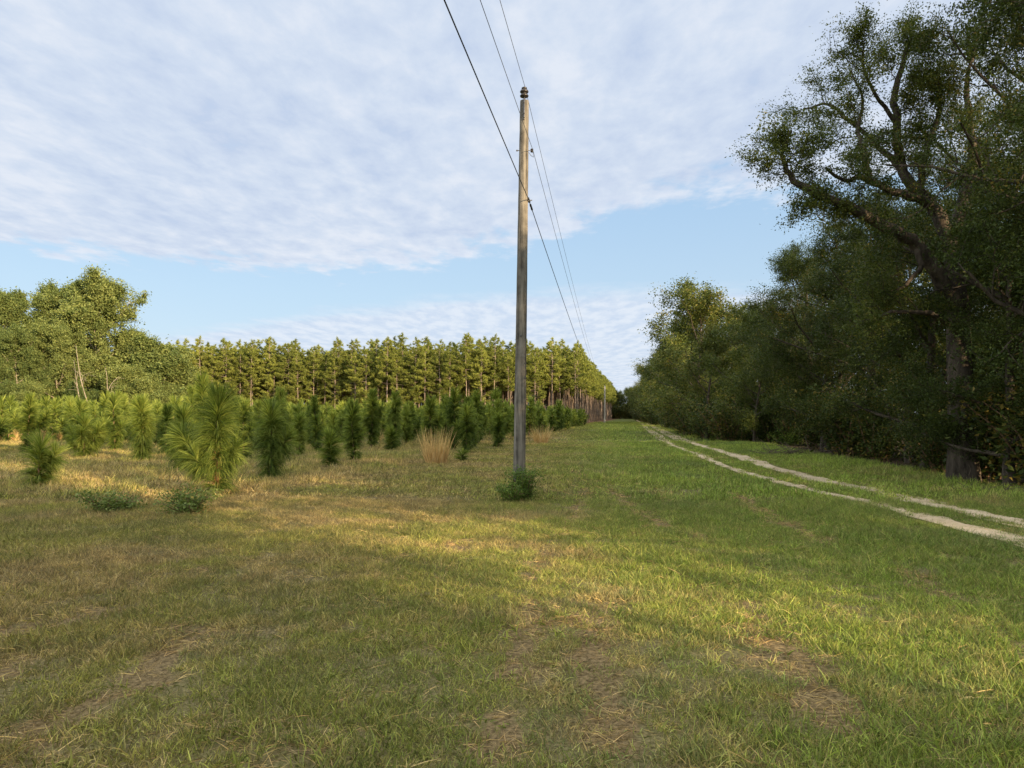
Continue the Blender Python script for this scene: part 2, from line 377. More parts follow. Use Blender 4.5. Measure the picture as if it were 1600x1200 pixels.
# worn lines and bald patches seen in the photo, as ground polylines with half widths
WORN = [([(815, 1060), (822, 1000), (828, 930), (850, 880), (885, 830), (905, 790), (915, 745)], 0.10),
        ([(950, 1180), (945, 1090), (925, 1030), (930, 985), (940, 960)], 0.13),
        ([(60, 1150), (150, 1105), (210, 1080), (240, 1030), (290, 990), (370, 985)], 0.13),
        ([(-40, 1000), (50, 985), (130, 965), (170, 955)], 0.12), ([(0, 1045), (20, 1030)], 0.12),
        ([(1155, 955), (1180, 985), (1200, 1015), (1250, 1060), (1275, 1110), (1285, 1150)], 0.12),
        ([(1420, 905), (1470, 935), (1520, 950), (1560, 960)], 0.12), ([(1180, 800), (1240, 830), (1290, 850)], 0.16),
        ([(700, 865), (720, 845)], 0.12), ([(240, 905), (320, 895)], 0.14), ([(770, 1130), (765, 1200)], 0.10),
        ([(950, 760), (990, 800), (1060, 830), (1110, 850)], 0.12), ([(1150, 775), (1190, 805)], 0.14)]
def worn(x, y):
    d = np.full(len(x), 9.0)
    for pl, hw in WORN:
        g = np.array([G(*p) for p in pl])
        for a, b in zip(g[:-1], g[1:]):
            ab = b-a; t = np.clip(((x-a[0])*ab[0]+(y-a[1])*ab[1])/(ab@ab), 0, 1)
            d = np.minimum(d, np.hypot(x-a[0]-t*ab[0], y-a[1]-t*ab[1]) - hw*(1 if y.mean() < 15 else 1.6))
    return d + (vnoise(x, y, 0.16, 3)-0.5)*0.22 + (vnoise(x, y, 0.5, 4)-0.5)*0.2

def axis(parts, lim0, lim1, k=1.12):
    mid = [v for a, b, st in parts for v in np.arange(a, b, st)]; a = list(grow_axis(mid[0], mid[0]+1, parts[0][2], lim0, mid[0]+2)); lo = [v for v in a if v < mid[0]-1e-6]
    h = list(grow_axis(mid[-1]-1, mid[-1], parts[-1][2], mid[-1]-2, lim1)); hi = [v for v in h if v > mid[-1]+1e-6]
    return np.array(lo + mid + hi)
xs = axis([(-14, -8, 0.25), (-8, 11, 0.08), (11, 16, 0.25)], -2500, 2500); ys = axis([(0, 1.5, 0.25), (1.5, 17, 0.08), (17, 40, 0.25)], -400, 3500)
gx, gy = np.meshgrid(xs, ys); nx, ny = len(xs), len(ys)
gv = np.stack([gx, gy, gz(gx, gy)], -1).reshape(-1, 3)
ii, jj = np.meshgrid(np.arange(nx-1), np.arange(ny-1)); k0 = (jj*nx + ii).ravel()
mb = MB(); mb.add(gv, np.stack([k0, k0+1, k0+nx+1, k0+nx], -1))
go = tag(mb.obj('ground', M_ground, smooth=True), kind='structure')
wn_ = np.full(len(gv), 1.0); kk = (np.abs(gv[:, 0]) < 13) & (gv[:, 1] > 1) & (gv[:, 1] < 24); wn_[kk] = worn(gv[kk, 0], gv[kk, 1])
go.data.attributes.new('worn', 'FLOAT', 'POINT').data.foreach_set('value', np.clip(wn_, -1, 1).astype(np.float32))

rutL = [G(*p) for p in [(1600, 858), (1450, 812), (1300, 775), (1200, 748), (1100, 718), (1040, 692), (1008, 668)]]
rutR = [G(*p) for p in [(1600, 826), (1500, 800), (1400, 777), (1300, 753), (1200, 727), (1120, 707), (1057, 685), (1022, 667)]]
def extend(r):
    r = [np.array([r[0][0]-0.02, -8.0]), np.array([r[0][0]-0.05, 3.0])] + r
    last = r[-1]
    for d in (40, 120, 260, 420): r.append(last + np.array([0.166*d, d]))
    return np.array(r)
def resample(r, step0=0.10):
    out = []; 
    for a, b in zip(r[:-1], r[1:]):
        L = np.linalg.norm(b-a); d = max(np.linalg.norm((a+b)/2), 4); n = max(2, int(L/(step0*d/12)))
        out.append(a + (b-a)*np.linspace(0, 1, n, endpoint=False)[:, None])
    o = np.concatenate(out + [r[-1:]])
    k = 25; pad = np.vstack([np.repeat(o[:1], k, 0), o, np.repeat(o[-1:], k, 0)])
    ker = np.ones(2*k+1)/(2*k+1)
    return np.stack([np.convolve(pad[:, i], ker, 'valid') for i in (0, 1)], 1)
rng = np.random.default_rng(5)
def ragged(n, rng, scales=(3, 9, 31, 90), amp=(0.045, 0.055, 0.05, 0.035)):
    x = np.zeros(n)
    for s, a in zip(scales, amp):
        k = rng.normal(size=n//s+3); x += a*np.interp(np.arange(n)/s, np.arange(len(k)), k)
    return x
RUTS = []
for nm, r, wd in (('left', rutL, 0.22), ('right', rutR, 0.29)):
    c = resample(extend(r)); n = len(c)
    d = norm(np.gradient(c, axis=0)); nrm = np.stack([d[:, 1], -d[:, 0]], 1)
    wf = wd*(1 + 0.5*np.clip((c[:, 1]-20)/40, 0, 1)); wl = np.maximum(wf + ragged(n, rng), 0.05); wr = np.maximum(wf + ragged(n, rng), 0.05)
    fr = np.array([-1, -0.5, 0, 0.5, 1.0]); off = np.where(fr[None] < 0, fr[None]*wl[:, None], fr[None]*wr[:, None])
    xy = c[:, None] + nrm[:, None]*off[..., None]
    z = gz(xy[..., 0], xy[..., 1]) + 0.016 - 0.010*(1-np.abs(fr))[None]
    v = np.concatenate([xy, z[..., None]], -1).reshape(-1, 3)
    a = (np.arange(n-1)[:, None]*5 + np.arange(4)[None]).ravel()
    mb = MB(); mb.add(v, np.stack([a, a+1, a+6, a+5], -1))
    tag(mb.obj('dirt_track', M_sand, smooth=True), kind='structure')
    RUTS.append((c[::8], wd))
def rut_dist(x, y):
    d = np.full(len(x), 99.0)
    for c, wd in RUTS:
        o = np.argsort(c[:, 1]); cx = np.interp(y, c[o, 1], c[o, 0]); d = np.minimum(d, np.abs(x-cx) - wd)
    return d

# ------------------------------------------------------------------ scattered grass (one 'stuff' object per band, geometry nodes)
def scatter(name, pos, rot, sc, idx, protos, label=None, cat=None):
    pc = bpy.data.collections.new(name + '_sources')
    for i, (pn, me) in enumerate(protos):
        o = bpy.data.objects.new('%s.%03d' % (pn, i), me); pc.objects.link(o)
    m = bpy.data.meshes.new(name); n = len(pos)
    m.vertices.add(n); m.vertices.foreach_set('co', np.asarray(pos, np.float32).ravel())
    a = m.attributes.new('rot', 'FLOAT_VECTOR', 'POINT'); a.data.foreach_set('vector', np.asarray(rot, np.float32).ravel())
    a = m.attributes.new('sc', 'FLOAT_VECTOR', 'POINT'); a.data.foreach_set('vector', np.asarray(sc, np.float32).ravel())
    a = m.attributes.new('idx', 'INT', 'POINT'); a.data.foreach_set('value', np.asarray(idx, np.int32))
    o = link(name, m); tag(o, label, cat, kind='stuff')
    g = bpy.data.node_groups.new(name + '_nodes', 'GeometryNodeTree')
    g.interface.new_socket('Geometry', in_out='INPUT', socket_type='NodeSocketGeometry')
    g.interface.new_socket('Geometry', in_out='OUTPUT', socket_type='NodeSocketGeometry')
    N = g.nodes; L = g.links
    gi = N.new('NodeGroupInput'); go = N.new('NodeGroupOutput')
    ci = N.new('GeometryNodeCollectionInfo'); ci.inputs['Collection'].default_value = pc
    ci.inputs['Separate Children'].default_value = True; ci.inputs['Reset Children'].default_value = True
    iop = N.new('GeometryNodeInstanceOnPoints'); iop.inputs['Pick Instance'].default_value = True
    def na(nm, ty):
        x = N.new('GeometryNodeInputNamedAttribute'); x.data_type = ty; x.inputs[0].default_value = nm; return x.outputs[0]
    L.new(gi.outputs[0], iop.inputs['Points']); L.new(ci.outputs[0], iop.inputs['Instance'])
    L.new(na('idx', 'INT'), iop.inputs['Instance Index'])
    L.new(na('rot', 'FLOAT_VECTOR'), iop.inputs['Rotation']); L.new(na('sc', 'FLOAT_VECTOR'), iop.inputs['Scale'])
    L.new(iop.outputs[0], go.inputs[0])
    md = o.modifiers.new('scatter', 'NODES'); md.node_group = g
    return o

def tuft(seed, nb, rad, h, wd, lean, mat, dryf=0.35, seg=3, flat=False):
    r = np.random.default_rng(seed); mb = MB()
    a = r.uniform(0, 2*math.pi, nb); q = rad*np.sqrt(r.uniform(0, 1, nb))
    root = np.stack([np.cos(a)*q, np.sin(a)*q, np.full(nb, -0.01)], 1)
    d = np.stack([r.normal(0, lean, nb), r.normal(0, lean, nb), np.ones(nb)*(0.12 if flat else 1)], 1)
    t = np.where(r.uniform(0, 1, nb) < dryf, r.uniform(0.75, 1, nb), r.uniform(0, 0.6, nb))
    strands(mb, r, root, d, h*r.uniform(0.4, 1.15, nb), wd*r.uniform(0.6, 1.3, nb), 0.2 if flat else r.uniform(0.3, 1.6, nb), seg, t)
    return ('grass_tuft', mb.mesh('grass_tuft', mat))
near_p = [tuft(i, 66, 0.12, 0.072, 0.0048, 0.55, M_grass, 0.42) for i in range(4)] + [tuft(5+i, 15, 0.08, 0.085, 0.013, 0.9, M_grass, 0.0) for i in range(1)] + \
         [tuft(10+i, 34, 0.09, 0.125, 0.0054, 0.5, M_grass, 0.2) for i in range(3)] + [tuft(15, 9, 0.10, 0.26, 0.0035, 0.35, M_grass, 1.0)] + \
         [tuft(20+i, 44, 0.13, 0.12, 0.0042, 0.9, M_dry, 0.9, 2, True) for i in range(2)]
mid_p = [tuft(40+i, 75, 0.28, 0.085, 0.013, 0.55, M_grass, 0.42, 2) for i in range(4)] + \
        [tuft(50+i, 50, 0.22, 0.17, 0.014, 0.45, M_grass, 0.15, 2) for i in range(2)] + \
        [tuft(60+i, 50, 0.28, 0.13, 0.013, 0.9, M_dry, 0.9, 2, True) for i in range(2)]
far_p = [tuft(70+i, 70, 0.8, 0.13, 0.03, 0.6, M_grass, 0.38, 1) for i in range(3)]

def grass_band(name, y0, y1, spacing, protos, n_short, n_tall, n_flat, seed, smin, smax, label):
    r = np.random.default_rng(seed)
    W = 0.80*y1 + 2.0; n = int((2*W)*(y1-y0)/spacing**2)
    x = r.uniform(-W, W, n); y = r.uniform(y0, y1, n)
    k = (np.abs(x) < 0.80*y + 2.0)
    x, y = x[k], y[k]; rd = rut_dist(x, y); wn = worn(x, y)
    ex = 9.0 + 0.10*np.minimum(y, 55) + 0.155*np.maximum(y-55, 0)
    u = r.uniform(0, 1, len(x)); n1 = vnoise(x, y, 0.9, 8); n2 = vnoise(x, y, 2.6, 9); n3 = vnoise(x, y, 0.35, 10)
    thin = np.clip((n1*0.5+n3*0.5-0.18)*3.6, 0.6, 1)
    keep = (u < thin) & (rd > r.uniform(-0.05, 0.05, len(x)) - 0.13*(n1 > 0.55)*(y < 18)) & ((wn > 0) | (u < 0.48)) & (x < ex + r.uniform(-0.5, 0.9, len(x)))
    keep &= ~((y > 110) & (x < -9.0 + 0.172*y))
    x, y, wn, rd, n1, n2, ex = [a[keep] for a in (x, y, wn, rd, n1, n2, ex)]
    u = r.uniform(0, 1, len(x)); n = len(x)
    right = np.clip((x-0.1*y+1.0)/4.0, 0, 1)
    ptall = 0.05 + 0.55*right*np.clip((n2-0.35)*3, 0, 1) + 0.6*np.clip(1-np.abs(ex-x-0.3)/1.4, 0, 1) + 0.25*((x < border(y)) & (y > 14))
    idx = r.integers(0, n_short, n)
    tall = (u < ptall) & (n_tall > 0)
    if n_tall: idx = np.where(tall, n_short + r.integers(0, n_tall, n), idx)
    if n_flat:
        pf = np.where(wn < 0, 0.80, 0.10 + 0.25*(1-right)*(n1 > 0.6))
        fl = r.uniform(0, 1, n) < pf; idx = np.where(fl, n_short+n_tall + r.integers(0, n_flat, n), idx)
    s = r.uniform(smin, smax, n)*(0.75+0.5*n1)*np.where(rd < 0.25, 0.7, 1)*np.where(x < border(y), 1.25, 1.0)
    pos = np.stack([x, y, gz(x, y)], 1)
    rot = np.stack([r.normal(0, 0.12, n), r.normal(0, 0.12, n), r.uniform(0, 6.28, n)], 1)
    sc = np.stack([np.sqrt(s), np.sqrt(s), s], 1)
    return scatter(name, pos, rot, sc, idx, protos, label, 'grass')
grass_band('grass', 1.6, 13.5, 0.066, near_p, 5, 4, 2, 101, 0.6, 1.25, 'short patchy mown grass in the foreground')
grass_band('grass', 13.5, 42, 0.145, mid_p, 4, 2, 2, 102, 0.6, 1.2, 'mown grass of the middle distance around the pole')
grass_band('grass', 42, 170, 0.75, far_p, 3, 0, 0, 103, 0.6, 1.2, 'short grass on the far end of the mown strip')
grass_total = 0

# ------------------------------------------------------------------ utility poles and wires
def lathe(mb, prof, cen, sides=20, axis=None):
    th = np.arange(sides)*2*math.pi/sides; prof = np.array(prof)
    v = np.stack([prof[:, 0][:, None]*np.cos(th), prof[:, 0][:, None]*np.sin(th), np.repeat(prof[:, 1][:, None], sides, 1)], -1).reshape(-1, 3) + np.array(cen)
    i = np.arange(len(prof)-1)[:, None]*sides; j = np.arange(sides)[None]; j2 = (j+1) % sides
    mb.add(v, np.stack([i+j, i+j2, i+sides+j2, i+sides+j], -1).reshape(-1, 4))
pbx, pby = G(811, 764); PB = np.array([pbx, pby, gz(pbx, pby)])
ptop = P(819.5, 158, pby-0.05)
def pole(base, top, label, r0, r1, detail, mat):
    t = thing('utility_pole', base, label, 'utility pole')
    H = top - base; mb = MB(); n = 40; f = np.linspace(-0.02, 1, n)[:, None]
    pr = np.array(H)[None]*f; rr = r0 + (r1-r0)*f[:, 0]
    r = np.random.default_rng(3); 
    rr = rr*(1+0.012*r.normal(size=n)); tube(mb, pr, rr, 28 if detail else 10)
    mb.obj('shaft', mat, t, smooth=True)
    mb = MB(); tz = H + np.array([0, 0, 0.0])
    lathe(mb, [(0.0, 0.0), (0.028, 0.0), (0.03, 0.03), (0.09, 0.035), (0.098, 0.055), (0.075, 0.085), (0.05, 0.095), (0.05, 0.115),
               (0.085, 0.125), (0.098, 0.145), (0.085, 0.175), (0.05, 0.185), (0.045, 0.205), (0.062, 0.215), (0.06, 0.235), (0.035, 0.25), (0.0, 0.252)], tz + np.array([-0.005, -0.03, 0.05]), 24)
    mb.obj('insulator', M_porc, t, smooth=True)
    mb = MB(); tube(mb, [tz+np.array([-0.01, -0.13, -0.42]), tz+np.array([-0.005, -0.12, 0.0]), tz+np.array([-0.005, -0.03, 0.06])], [0.018]*3, 8)
    for z in (-0.09, -0.33): tube(mb, [tz+np.array([-0.01, -0.10, z]), tz+np.array([-0.01, -0.155, z])], [0.02, 0.02], 6)
    mb.obj('bracket', M_metal, t)
    if detail:
        def on(py, dx=0.0, dy=0.0):
            f = (764-py)/(764-158.0); return H*f + np.array([dx, dy, 0])
        for py, sz in ((190, 0.012), (530, 0.012)):
            mb = MB(); a = on(py); rr_ = r0+(r1-r0)*(764-py)/606
            tube(mb, [a+np.array([-0.01, -rr_+0.02, 0]), a+np.array([-0.01, -rr_-0.02, 0])], [0.018, 0.018], 8); mb.obj('bolt', M_metal, t)
        mb = MB(); a = on(237); tube(mb, [a+np.array([-0.155, 0, 0]), a+np.array([0.21, 0, 0])], [0.009, 0.009], 8)
        tube(mb, [a+np.array([-0.15, 0, -0.012]), a+np.array([-0.15, 0, 0.012])], [0.022, 0.022], 6); mb.obj('through_bolt', M_metal, t)
        mb = MB(); lathe(mb, [(0.0, -0.035), (0.03, -0.035), (0.034, -0.02), (0.018, -0.005), (0.018, 0.005), (0.034, 0.02), (0.03, 0.035), (0, 0.035)], a+np.array([0.18, 0, 0]), 14)
        mb.obj('spool_insulator', M_porc, t, smooth=True)
        mb = MB(); tube(mb, [a+np.array([0.11, -0.02, -0.05]), a+np.array([0.16, -0.02, -0.12]), a+np.array([0.215, 0, -0.15]), a+np.array([0.2, 0, 0])], [0.006]*4, 6); mb.obj('tie_wire', M_metal, t)
        b = on(316); mb = MB(); tube(mb, [b+np.array([0.08, 0, 0]), b+np.array([0.2, 0, 0.0])], [0.012, 0.012], 8)
        tube(mb, [b+np.array([0.115, -0.07, 0.005]), b+np.array([0.14, 0.07, -0.015])], [0.028, 0.028], 8)
        tube(mb, [b+np.array([0.12, -0.05, -0.04]), b+np.array([0.12, -0.05, 0.05])], [0.016, 0.016], 6); mb.obj('clamp', M_metal, t)
        return t, H, on
    return t, H, None
pt, PH, on = pole(PB, ptop, 'weathered grey wooden utility pole with leafy shrub at its foot in the foreground', 0.135, 0.098, True, M_pole)
p2 = P(944.5, 661, 151.0); p2[2] = gz(p2[0], p2[1]); p2top = P(945, 603, 151.0)
pole(p2, p2top, 'far pale utility pole at the end of the grass strip', 0.20, 0.16, False, M_pole2)
A_top = PB + PH + np.array([0.01, -0.03, 0.31]); A_mid = PB + on(237) + np.array([0.205, 0, 0.0]); A_low = PB + on(316) + np.array([0.128, 0, 0.0])
dx = p2[0]-PB[0]
def wire(name, A, B, prev, sag1, sag0, r, label, mat, extra=None):
    mb = MB(); s = np.linspace(0, 1, 90)**1.5
    seg1 = A + (B-A)*s[:, None]; seg1[:, 2] -= 4*sag1*s*(1-s)
    s0 = s[::-1][:-1]; seg0 = A + (prev-A)*s0[:, None]; seg0[:, 2] -= 4*sag0*s0*(1-s0)
    pts = np.vstack([seg0, seg1]); rad = np.full(len(pts), r)
    tube(mb, pts, rad, 6)
    o = mb.obj(name, mat, smooth=True); tag(o, label, 'power line' if 'power' in name else 'cable', 'wires along the pole line'); return o
def pv(A, px, z):      # point on the span behind the camera so that the wire leaves the frame at px
    d = ray(px, 0)
    return d
def prev_point(A, px_top, sag):
    # the span drops slightly away from the pole; find its far end so it crosses the frame's top edge at px_top
    d = ray(px_top, 0); zA = A[2]; L = 136.0
    drop = 4*sag/L
    # s metres back along y: y = A1 - s ; z = zA - drop*s
    s = 0.0
    for _ in range(50):
        y = A[1]-s; z = zA - drop*s
        s += 0.3*((CAMH + d[2]/d[1]*y) - z)/ (d[2]/d[1])
    y = A[1]-s; x = d[0]/d[1]*y; k = (x-A[0])/s
    return np.array([A[0] + k*L, A[1]-L, A[2]])
T2 = p2top + np.array([0, 0, 0.2])
wire('power_line', A_top, T2, prev_point(A_top, 781, 1.0), 1.9, 1.0, 0.0055, 'thin top wire resting on the insulator at the pole top', M_wire2)
wire('power_line', A_mid, T2+np.array([0.2, 0, -0.75]), prev_point(A_mid, 750, 1.0), 1.9, 1.0, 0.0055, 'thin middle wire held by the spool on the right side of the pole', M_wire2)
wire('telephone_cable', A_low, T2+np.array([0.2, 0, -1.5]), prev_point(A_low, 693, 1.3), 1.9, 1.3, 0.0095, 'thick black lowest cable crossing the front of the pole', M_wire)
# splice sleeves on the low cable just past the clamp are part of the pole hardware
mb = MB()
for dy in (0.35, 0.55):
    s = dy/136; c = A_low + (T2+np.array([0.2, 0, -1.5])-A_low)*s; c[2] -= 4*1.9*s*(1-s); c = c - PB
    dd = norm(np.array([0.14, 1, -0.06])); mb = MB(); tube(mb, [c-dd*0.06, c+dd*0.06], [0.024, 0.024], 8); mb.obj('splice', M_wire, pt)

# ------------------------------------------------------------------ young pines
def sapling(seed, H, arms, nd, droop=1.0, L=0.34, wd=0.0055, dead=0, lean=0.04, R=1.22):
    r = np.random.default_rng(seed); nb = MB(); tb = MB(); db = MB()
    stems = []
    top = np.array([r.normal(0, lean)*H, r.normal(0, lean)*H, H-L*0.6])
    f = np.linspace(0, 1, 9)[:, None]
    main = f*top + np.concatenate([0.03*np.sin(f*5+seed), 0.03*np.cos(f*4+seed), 0*f], 1)*f
    stems.append((main, 0.028*H/2+0.012, 1.0))
    for (h, az, ln, rise) in arms:
        p0 = top*h; az = math.radians(az)
        g = np.linspace(0, 1, 7)[:, None]
        out = np.array([math.cos(az), math.sin(az), 0])
        stems.append((p0 + out*ln*(g**0.8)*0.8 + np.array([0, 0, ln*rise])*(g**1.8), 0.013, 0.62*ln/max(0.6*H, .1)+0.15))
    for k, (pts, r0, wgt) in enumerate(stems):
        tube(tb, pts, np.linspace(r0, 0.006, len(pts)), 6)
        seg = np.linalg.norm(np.diff(pts, axis=0), axis=1).sum()
        n = int(nd*(0.55+0.45*min(wgt, 1)) * (seg if k == 0 else seg*1.05))
        u = r.uniform(0.02 if k == 0 else 0.12, 1.0, n)**0.85
        tt = u*(len(pts)-1); i = np.minimum(tt.astype(int), len(pts)-2); fr = (tt-i)[:, None]
        nbch = max(20, n//9); bi = r.integers(0, nbch, n); ub = r.uniform(0.02 if k == 0 else 0.12, 1.0, nbch)**0.85
        u = np.clip(ub[bi] + r.normal(0, 0.006, n), 0, 1); tt = u*(len(pts)-1); i = np.minimum(tt.astype(int), len(pts)-2); fr = (tt-i)[:, None]
        root = pts[i]*(1-fr) + pts[i+1]*fr; ax = norm(pts[i+1]-pts[i])
        rb = r.normal(size=(nbch, 3)); rad = norm(np.cross(ax, rb[bi] + r.normal(0, 0.16, (n, 3))))
        fwd = np.clip((u-0.80)/0.2, 0, 1)
        el = (0.72 + r.normal(0, 0.3, nbch))[bi] + r.normal(0, 0.12, n) + 2.3*fwd*r.uniform(0.4, 1, n)
        d = rad + ax*el[:, None]
        dr = droop*(0.75 + 1.7*(1-u))*(1-0.75*fwd)*r.uniform(0.75, 1.2, n)
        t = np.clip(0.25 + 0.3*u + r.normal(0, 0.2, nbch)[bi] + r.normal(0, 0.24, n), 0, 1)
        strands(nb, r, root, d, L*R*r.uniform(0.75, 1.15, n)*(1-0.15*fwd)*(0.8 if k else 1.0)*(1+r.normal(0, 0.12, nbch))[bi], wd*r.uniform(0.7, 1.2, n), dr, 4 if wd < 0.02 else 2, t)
        if dead and k == 0:
            n = dead; u = r.uniform(0.15, 0.62, n); tt = u*(len(pts)-1); i = tt.astype(int); fr = (tt-i)[:, None]
            root = pts[i]*(1-fr)+pts[i+1]*fr; d = norm(r.normal(size=(n, 3)))*0.6 + np.array([0, -0.45, -0.5])
            strands(db, r, root, d, 0.24*r.uniform(0.5, 1, n), 0.007, 1.2, 3)
    return nb.mesh('needles', M_needle), tb.mesh('stem', M_stem, True), (db.mesh('dead_needles', M_deadneedle) if dead else None)
YG = 'young pines planted in the field'
def put_sapling(me, x, y, label, rz=0.0, s=1.0, group=YG):
    t = thing('young_pine', (x, y, float(gz(x, y))), label, 'young pine', group, rz, s)
    link('needles', me[0], t); link('stem', me[1], t)
    if me[2]: link('dead_needles', me[2], t)
    return t
def hero(px, py, top, arms, nd, label, seed, dead=0, droop=1.0, L=0.34, R=1.22):
    nd = nd*0.46; x, y = G(px, py); H = (py-top)/F*y*1.02
    wd = max(0.009, y*0.00072)
    put_sapling(sapling(seed, H, arms, nd, droop, L, wd, dead, 0.02, R), x, y, label); SPOTS.append((x, y))
SPOTS = []
# azimuth: 0 = right in the picture, 180 = left, 270 = towards the camera
hero(338, 781, 617, [(0.30, 178, 0.85, 0.75), (0.25, 215, 0.5, 0.6), (0.35, 15, 0.40, 0.7)], 5200, 'largest nearest young pine with an arm to the left and rusty dead needles', 1, 260, 1.1, 0.42)
hero(61, 764, 686, [(0.45, 20, 0.38, 0.9)], 4200, 'small low round young pine nearest the left edge of the photo', 2, 0, 0.8, 0.38)
hero(43, 708, 620, [(0.42, 5, 0.95, 0.75), (0.44, 178, 0.80, 0.7)], 3600, 'open young pine at the left edge with two bare upcurved arms', 3, 0, 0.7, 0.31)
hero(131, 719, 655, [(0.30, 5, 0.65, 1.1), (0.30, 175, 0.6, 0.9), (0.5, 280, 0.4, 0.8), (0.35, 40, 0.8, 1.0)], 3600, 'wide bushy young pine with several tips, between the open one and the column', 4, 0, 0.9, 0.38)
hero(222, 724, 626, [], 4600, 'thick upright column-like young pine standing clear in pale grass', 5, 0, 1.35, 0.42)
hero(421, 751, 634, [(0.35, 0, 0.50, 0.9)], 4600, 'shaggy column-like young pine right of the largest one', 6, 0, 1.3, 0.42)
hero(516, 732, 676, [], 4200, 'small round young pine like a green tuft in dry grass', 7, 0, 0.8, 0.36)
hero(553, 724, 632, [(0.4, 60, 0.4, 1.0)], 3600, 'slim young pine just right of the small round tuft', 8, 0, 0.9)
hero(468, 714, 648, [], 3000, 'slender pale young pine between the shaggy column and the small tuft', 9, 0, 1.1, 0.30)
hero(492, 702, 622, [], 3000, 'narrow dark upright young pine behind the slender pale one', 10, 0, 1.3, 0.30)
hero(611, 706, 668, [], 3000, 'small pale-tipped young pine in front of the tall dark one', 11, 0, 0.9, 0.32)
hero(618, 702, 614, [(0.5, 180, 0.4, 0.9)], 3200, 'tall dark young pine with drooping needles near the middle of the field', 12, 0, 1.6, 0.36)
hero(580, 700, 612, [(0.55, 0, 0.6, 0.9), (0.4, 180, 0.5, 0.9)], 3000, 'tall young pine with twin leaders behind the slim one', 13, 0, 1.0, 0.36)
hero(722, 722, 701, [], 3600, 'tiny knee-high young pine at the field edge right of the tan grass', 14, 0, 0.6, 0.22)
hero(730, 708, 636, [(0.4, 170, 0.5, 0.9), (0.45, 10, 0.4, 0.9)], 3200, 'broad rounded young pine behind the tiny one at the field edge', 15, 0, 1.3, 0.36)
hero(672, 706, 622, [(0.5, 10, 0.6, 0.7)], 3200, 'young pine directly behind the tan dead grass clump', 16, 0, 1.1, 0.36)
hero(778, 700, 650, [], 3200, 'bushy young pine just left of the pole at the field edge', 17, 0, 1.1, 0.34)
hero(288, 745, 640, [(0.3, 185, 0.4, 0.9), (0.4, 300, 0.3, 0.6)], 3200, 'dense young pine half hidden behind the left arm of the largest one', 18, 0, 1.0, 0.40)
hero(316, 722, 592, [(0.55, 200, 0.5, 1.0), (0.6, 20, 0.4, 1.0)], 2600, 'tallest young pine, its top rising behind the largest near one', 19, 0, 0.9, 0.40)
hero(380, 722, 628, [(0.4, 330, 0.4, 0.8)], 3200, 'young pine seen between the largest one and the shaggy column', 20, 0, 1.2, 0.38)
hero(258, 715, 640, [], 3000, 'slim young pine just right of the thick clear-standing column', 21, 0, 1.1, 0.34)
hero(178, 706, 628, [(0.4, 180, 0.4, 0.9)], 3000, 'young pine between the wide bushy one and the thick column', 22, 0, 1.1, 0.34)
# the rest of the planting: rows parallel to the grass strip
R_ = np.random.default_rng(77)
var_near = [sapling(100+i, h, arms, 1000, dr, 0.40, 0.024, 0, 0.04) for i, (h, arms, dr) in enumerate([
    (2.2, [(0.35, 20, 0.6, 0.9), (0.3, 200, 0.5, 1.0)], 1.1), (2.6, [(0.4, 190, 0.7, 1.0), (0.5, 60, 0.5, 1.0), (0.3, 310, 0.6, 0.9)], 1.0), (2.0, [(0.4, 90, 0.5, 1.0)], 1.3), (2.4, [(0.3, 100, 0.6, 0.9), (0.35, 280, 0.6, 0.8), (0.6, 0, 0.3, 1)], 0.9),
    (1.6, [(0.3, 0, 0.5, 0.9), (0.3, 140, 0.5, 0.9)], 0.8), (2.8, [(0.5, 300, 0.5, 1.1)], 1.2)])]
var_far = [sapling(200+i, h, arms, 420, dr, 0.46, 0.046, 0, 0.04) for i, (h, arms, dr) in enumerate([
    (2.2, [(0.35, 20, 0.6, 0.9), (0.3, 200, 0.5, 1.0)], 1.1), (2.6, [(0.4, 190, 0.7, 1.0), (0.5, 60, 0.5, 1.0), (0.3, 310, 0.6, 0.9)], 1.0), (2.1, [(0.4, 80, 0.4, 0.9)], 1.2), (2.4, [(0.3, 100, 0.6, 0.9), (0.35, 280, 0.6, 0.8)], 0.9)])]
cand = []
for row in range(0, 42):
    off = row*2.6
    Y = 28 + R_.uniform(0, 2)
    while Y < 108:
        X = border(Y) - 0.6 - off + R_.normal(0, 0.25); 
        lim = 105 if X < -30 else 110
        if Y > lim: break
        if abs(X) < 0.80*Y + 4 and R_.uniform() > 0.08 and Y > 28 + (6 if X > -8 else 0)*R_.uniform():
            if Y < 42 and abs(800+X/Y*F-43) < 55: Y += 1.0; continue
            if all((X-a)**2 + (Y-b)**2 > 1.4**2 for a, b in SPOTS): cand.append((X, Y))
        Y += R_.uniform(1.5, 2.3)
cand.sort(key=lambda c: math.hypot(*c))
LN = ['bushy young pine in the front part of the planted field', 'upright young pine with side arms in the front part of the planted field']
for i, (X, Y) in enumerate(cand[:276]):
    D = math.hypot(X, Y); near = D < 48
    k = R_.integers(0, 6 if near else 4); me = (var_near if near else var_far)[k]
    s = R_.uniform(0.75, 1.15)
    px = 800 + X/Y*F
    sec = ('at the far left, before the sunlit hardwoods' if px < 150 else 'between the wide bushy one and the largest one' if px < 300 else 'in line with the largest young pine and the shaggy column' if px < 440 else
           'behind the small round tuft' if px < 600 else 'behind the tan grass clump' if px < 760 else 'beside and right of the near pole')
    lab = ('nearer-row young pine ' if near else 'farther-row young pine ') + sec
    put_sapling(me, X, Y, lab, R_.uniform(0, 6.28), (s*0.95, s*0.95, s), YG)
rest = np.array(cand[276:]); n = len(rest)
fs = []
for a, b, _ in var_far:
    fs.append(('young_pine', a))
s = R_.uniform(0.8, 1.2, n)
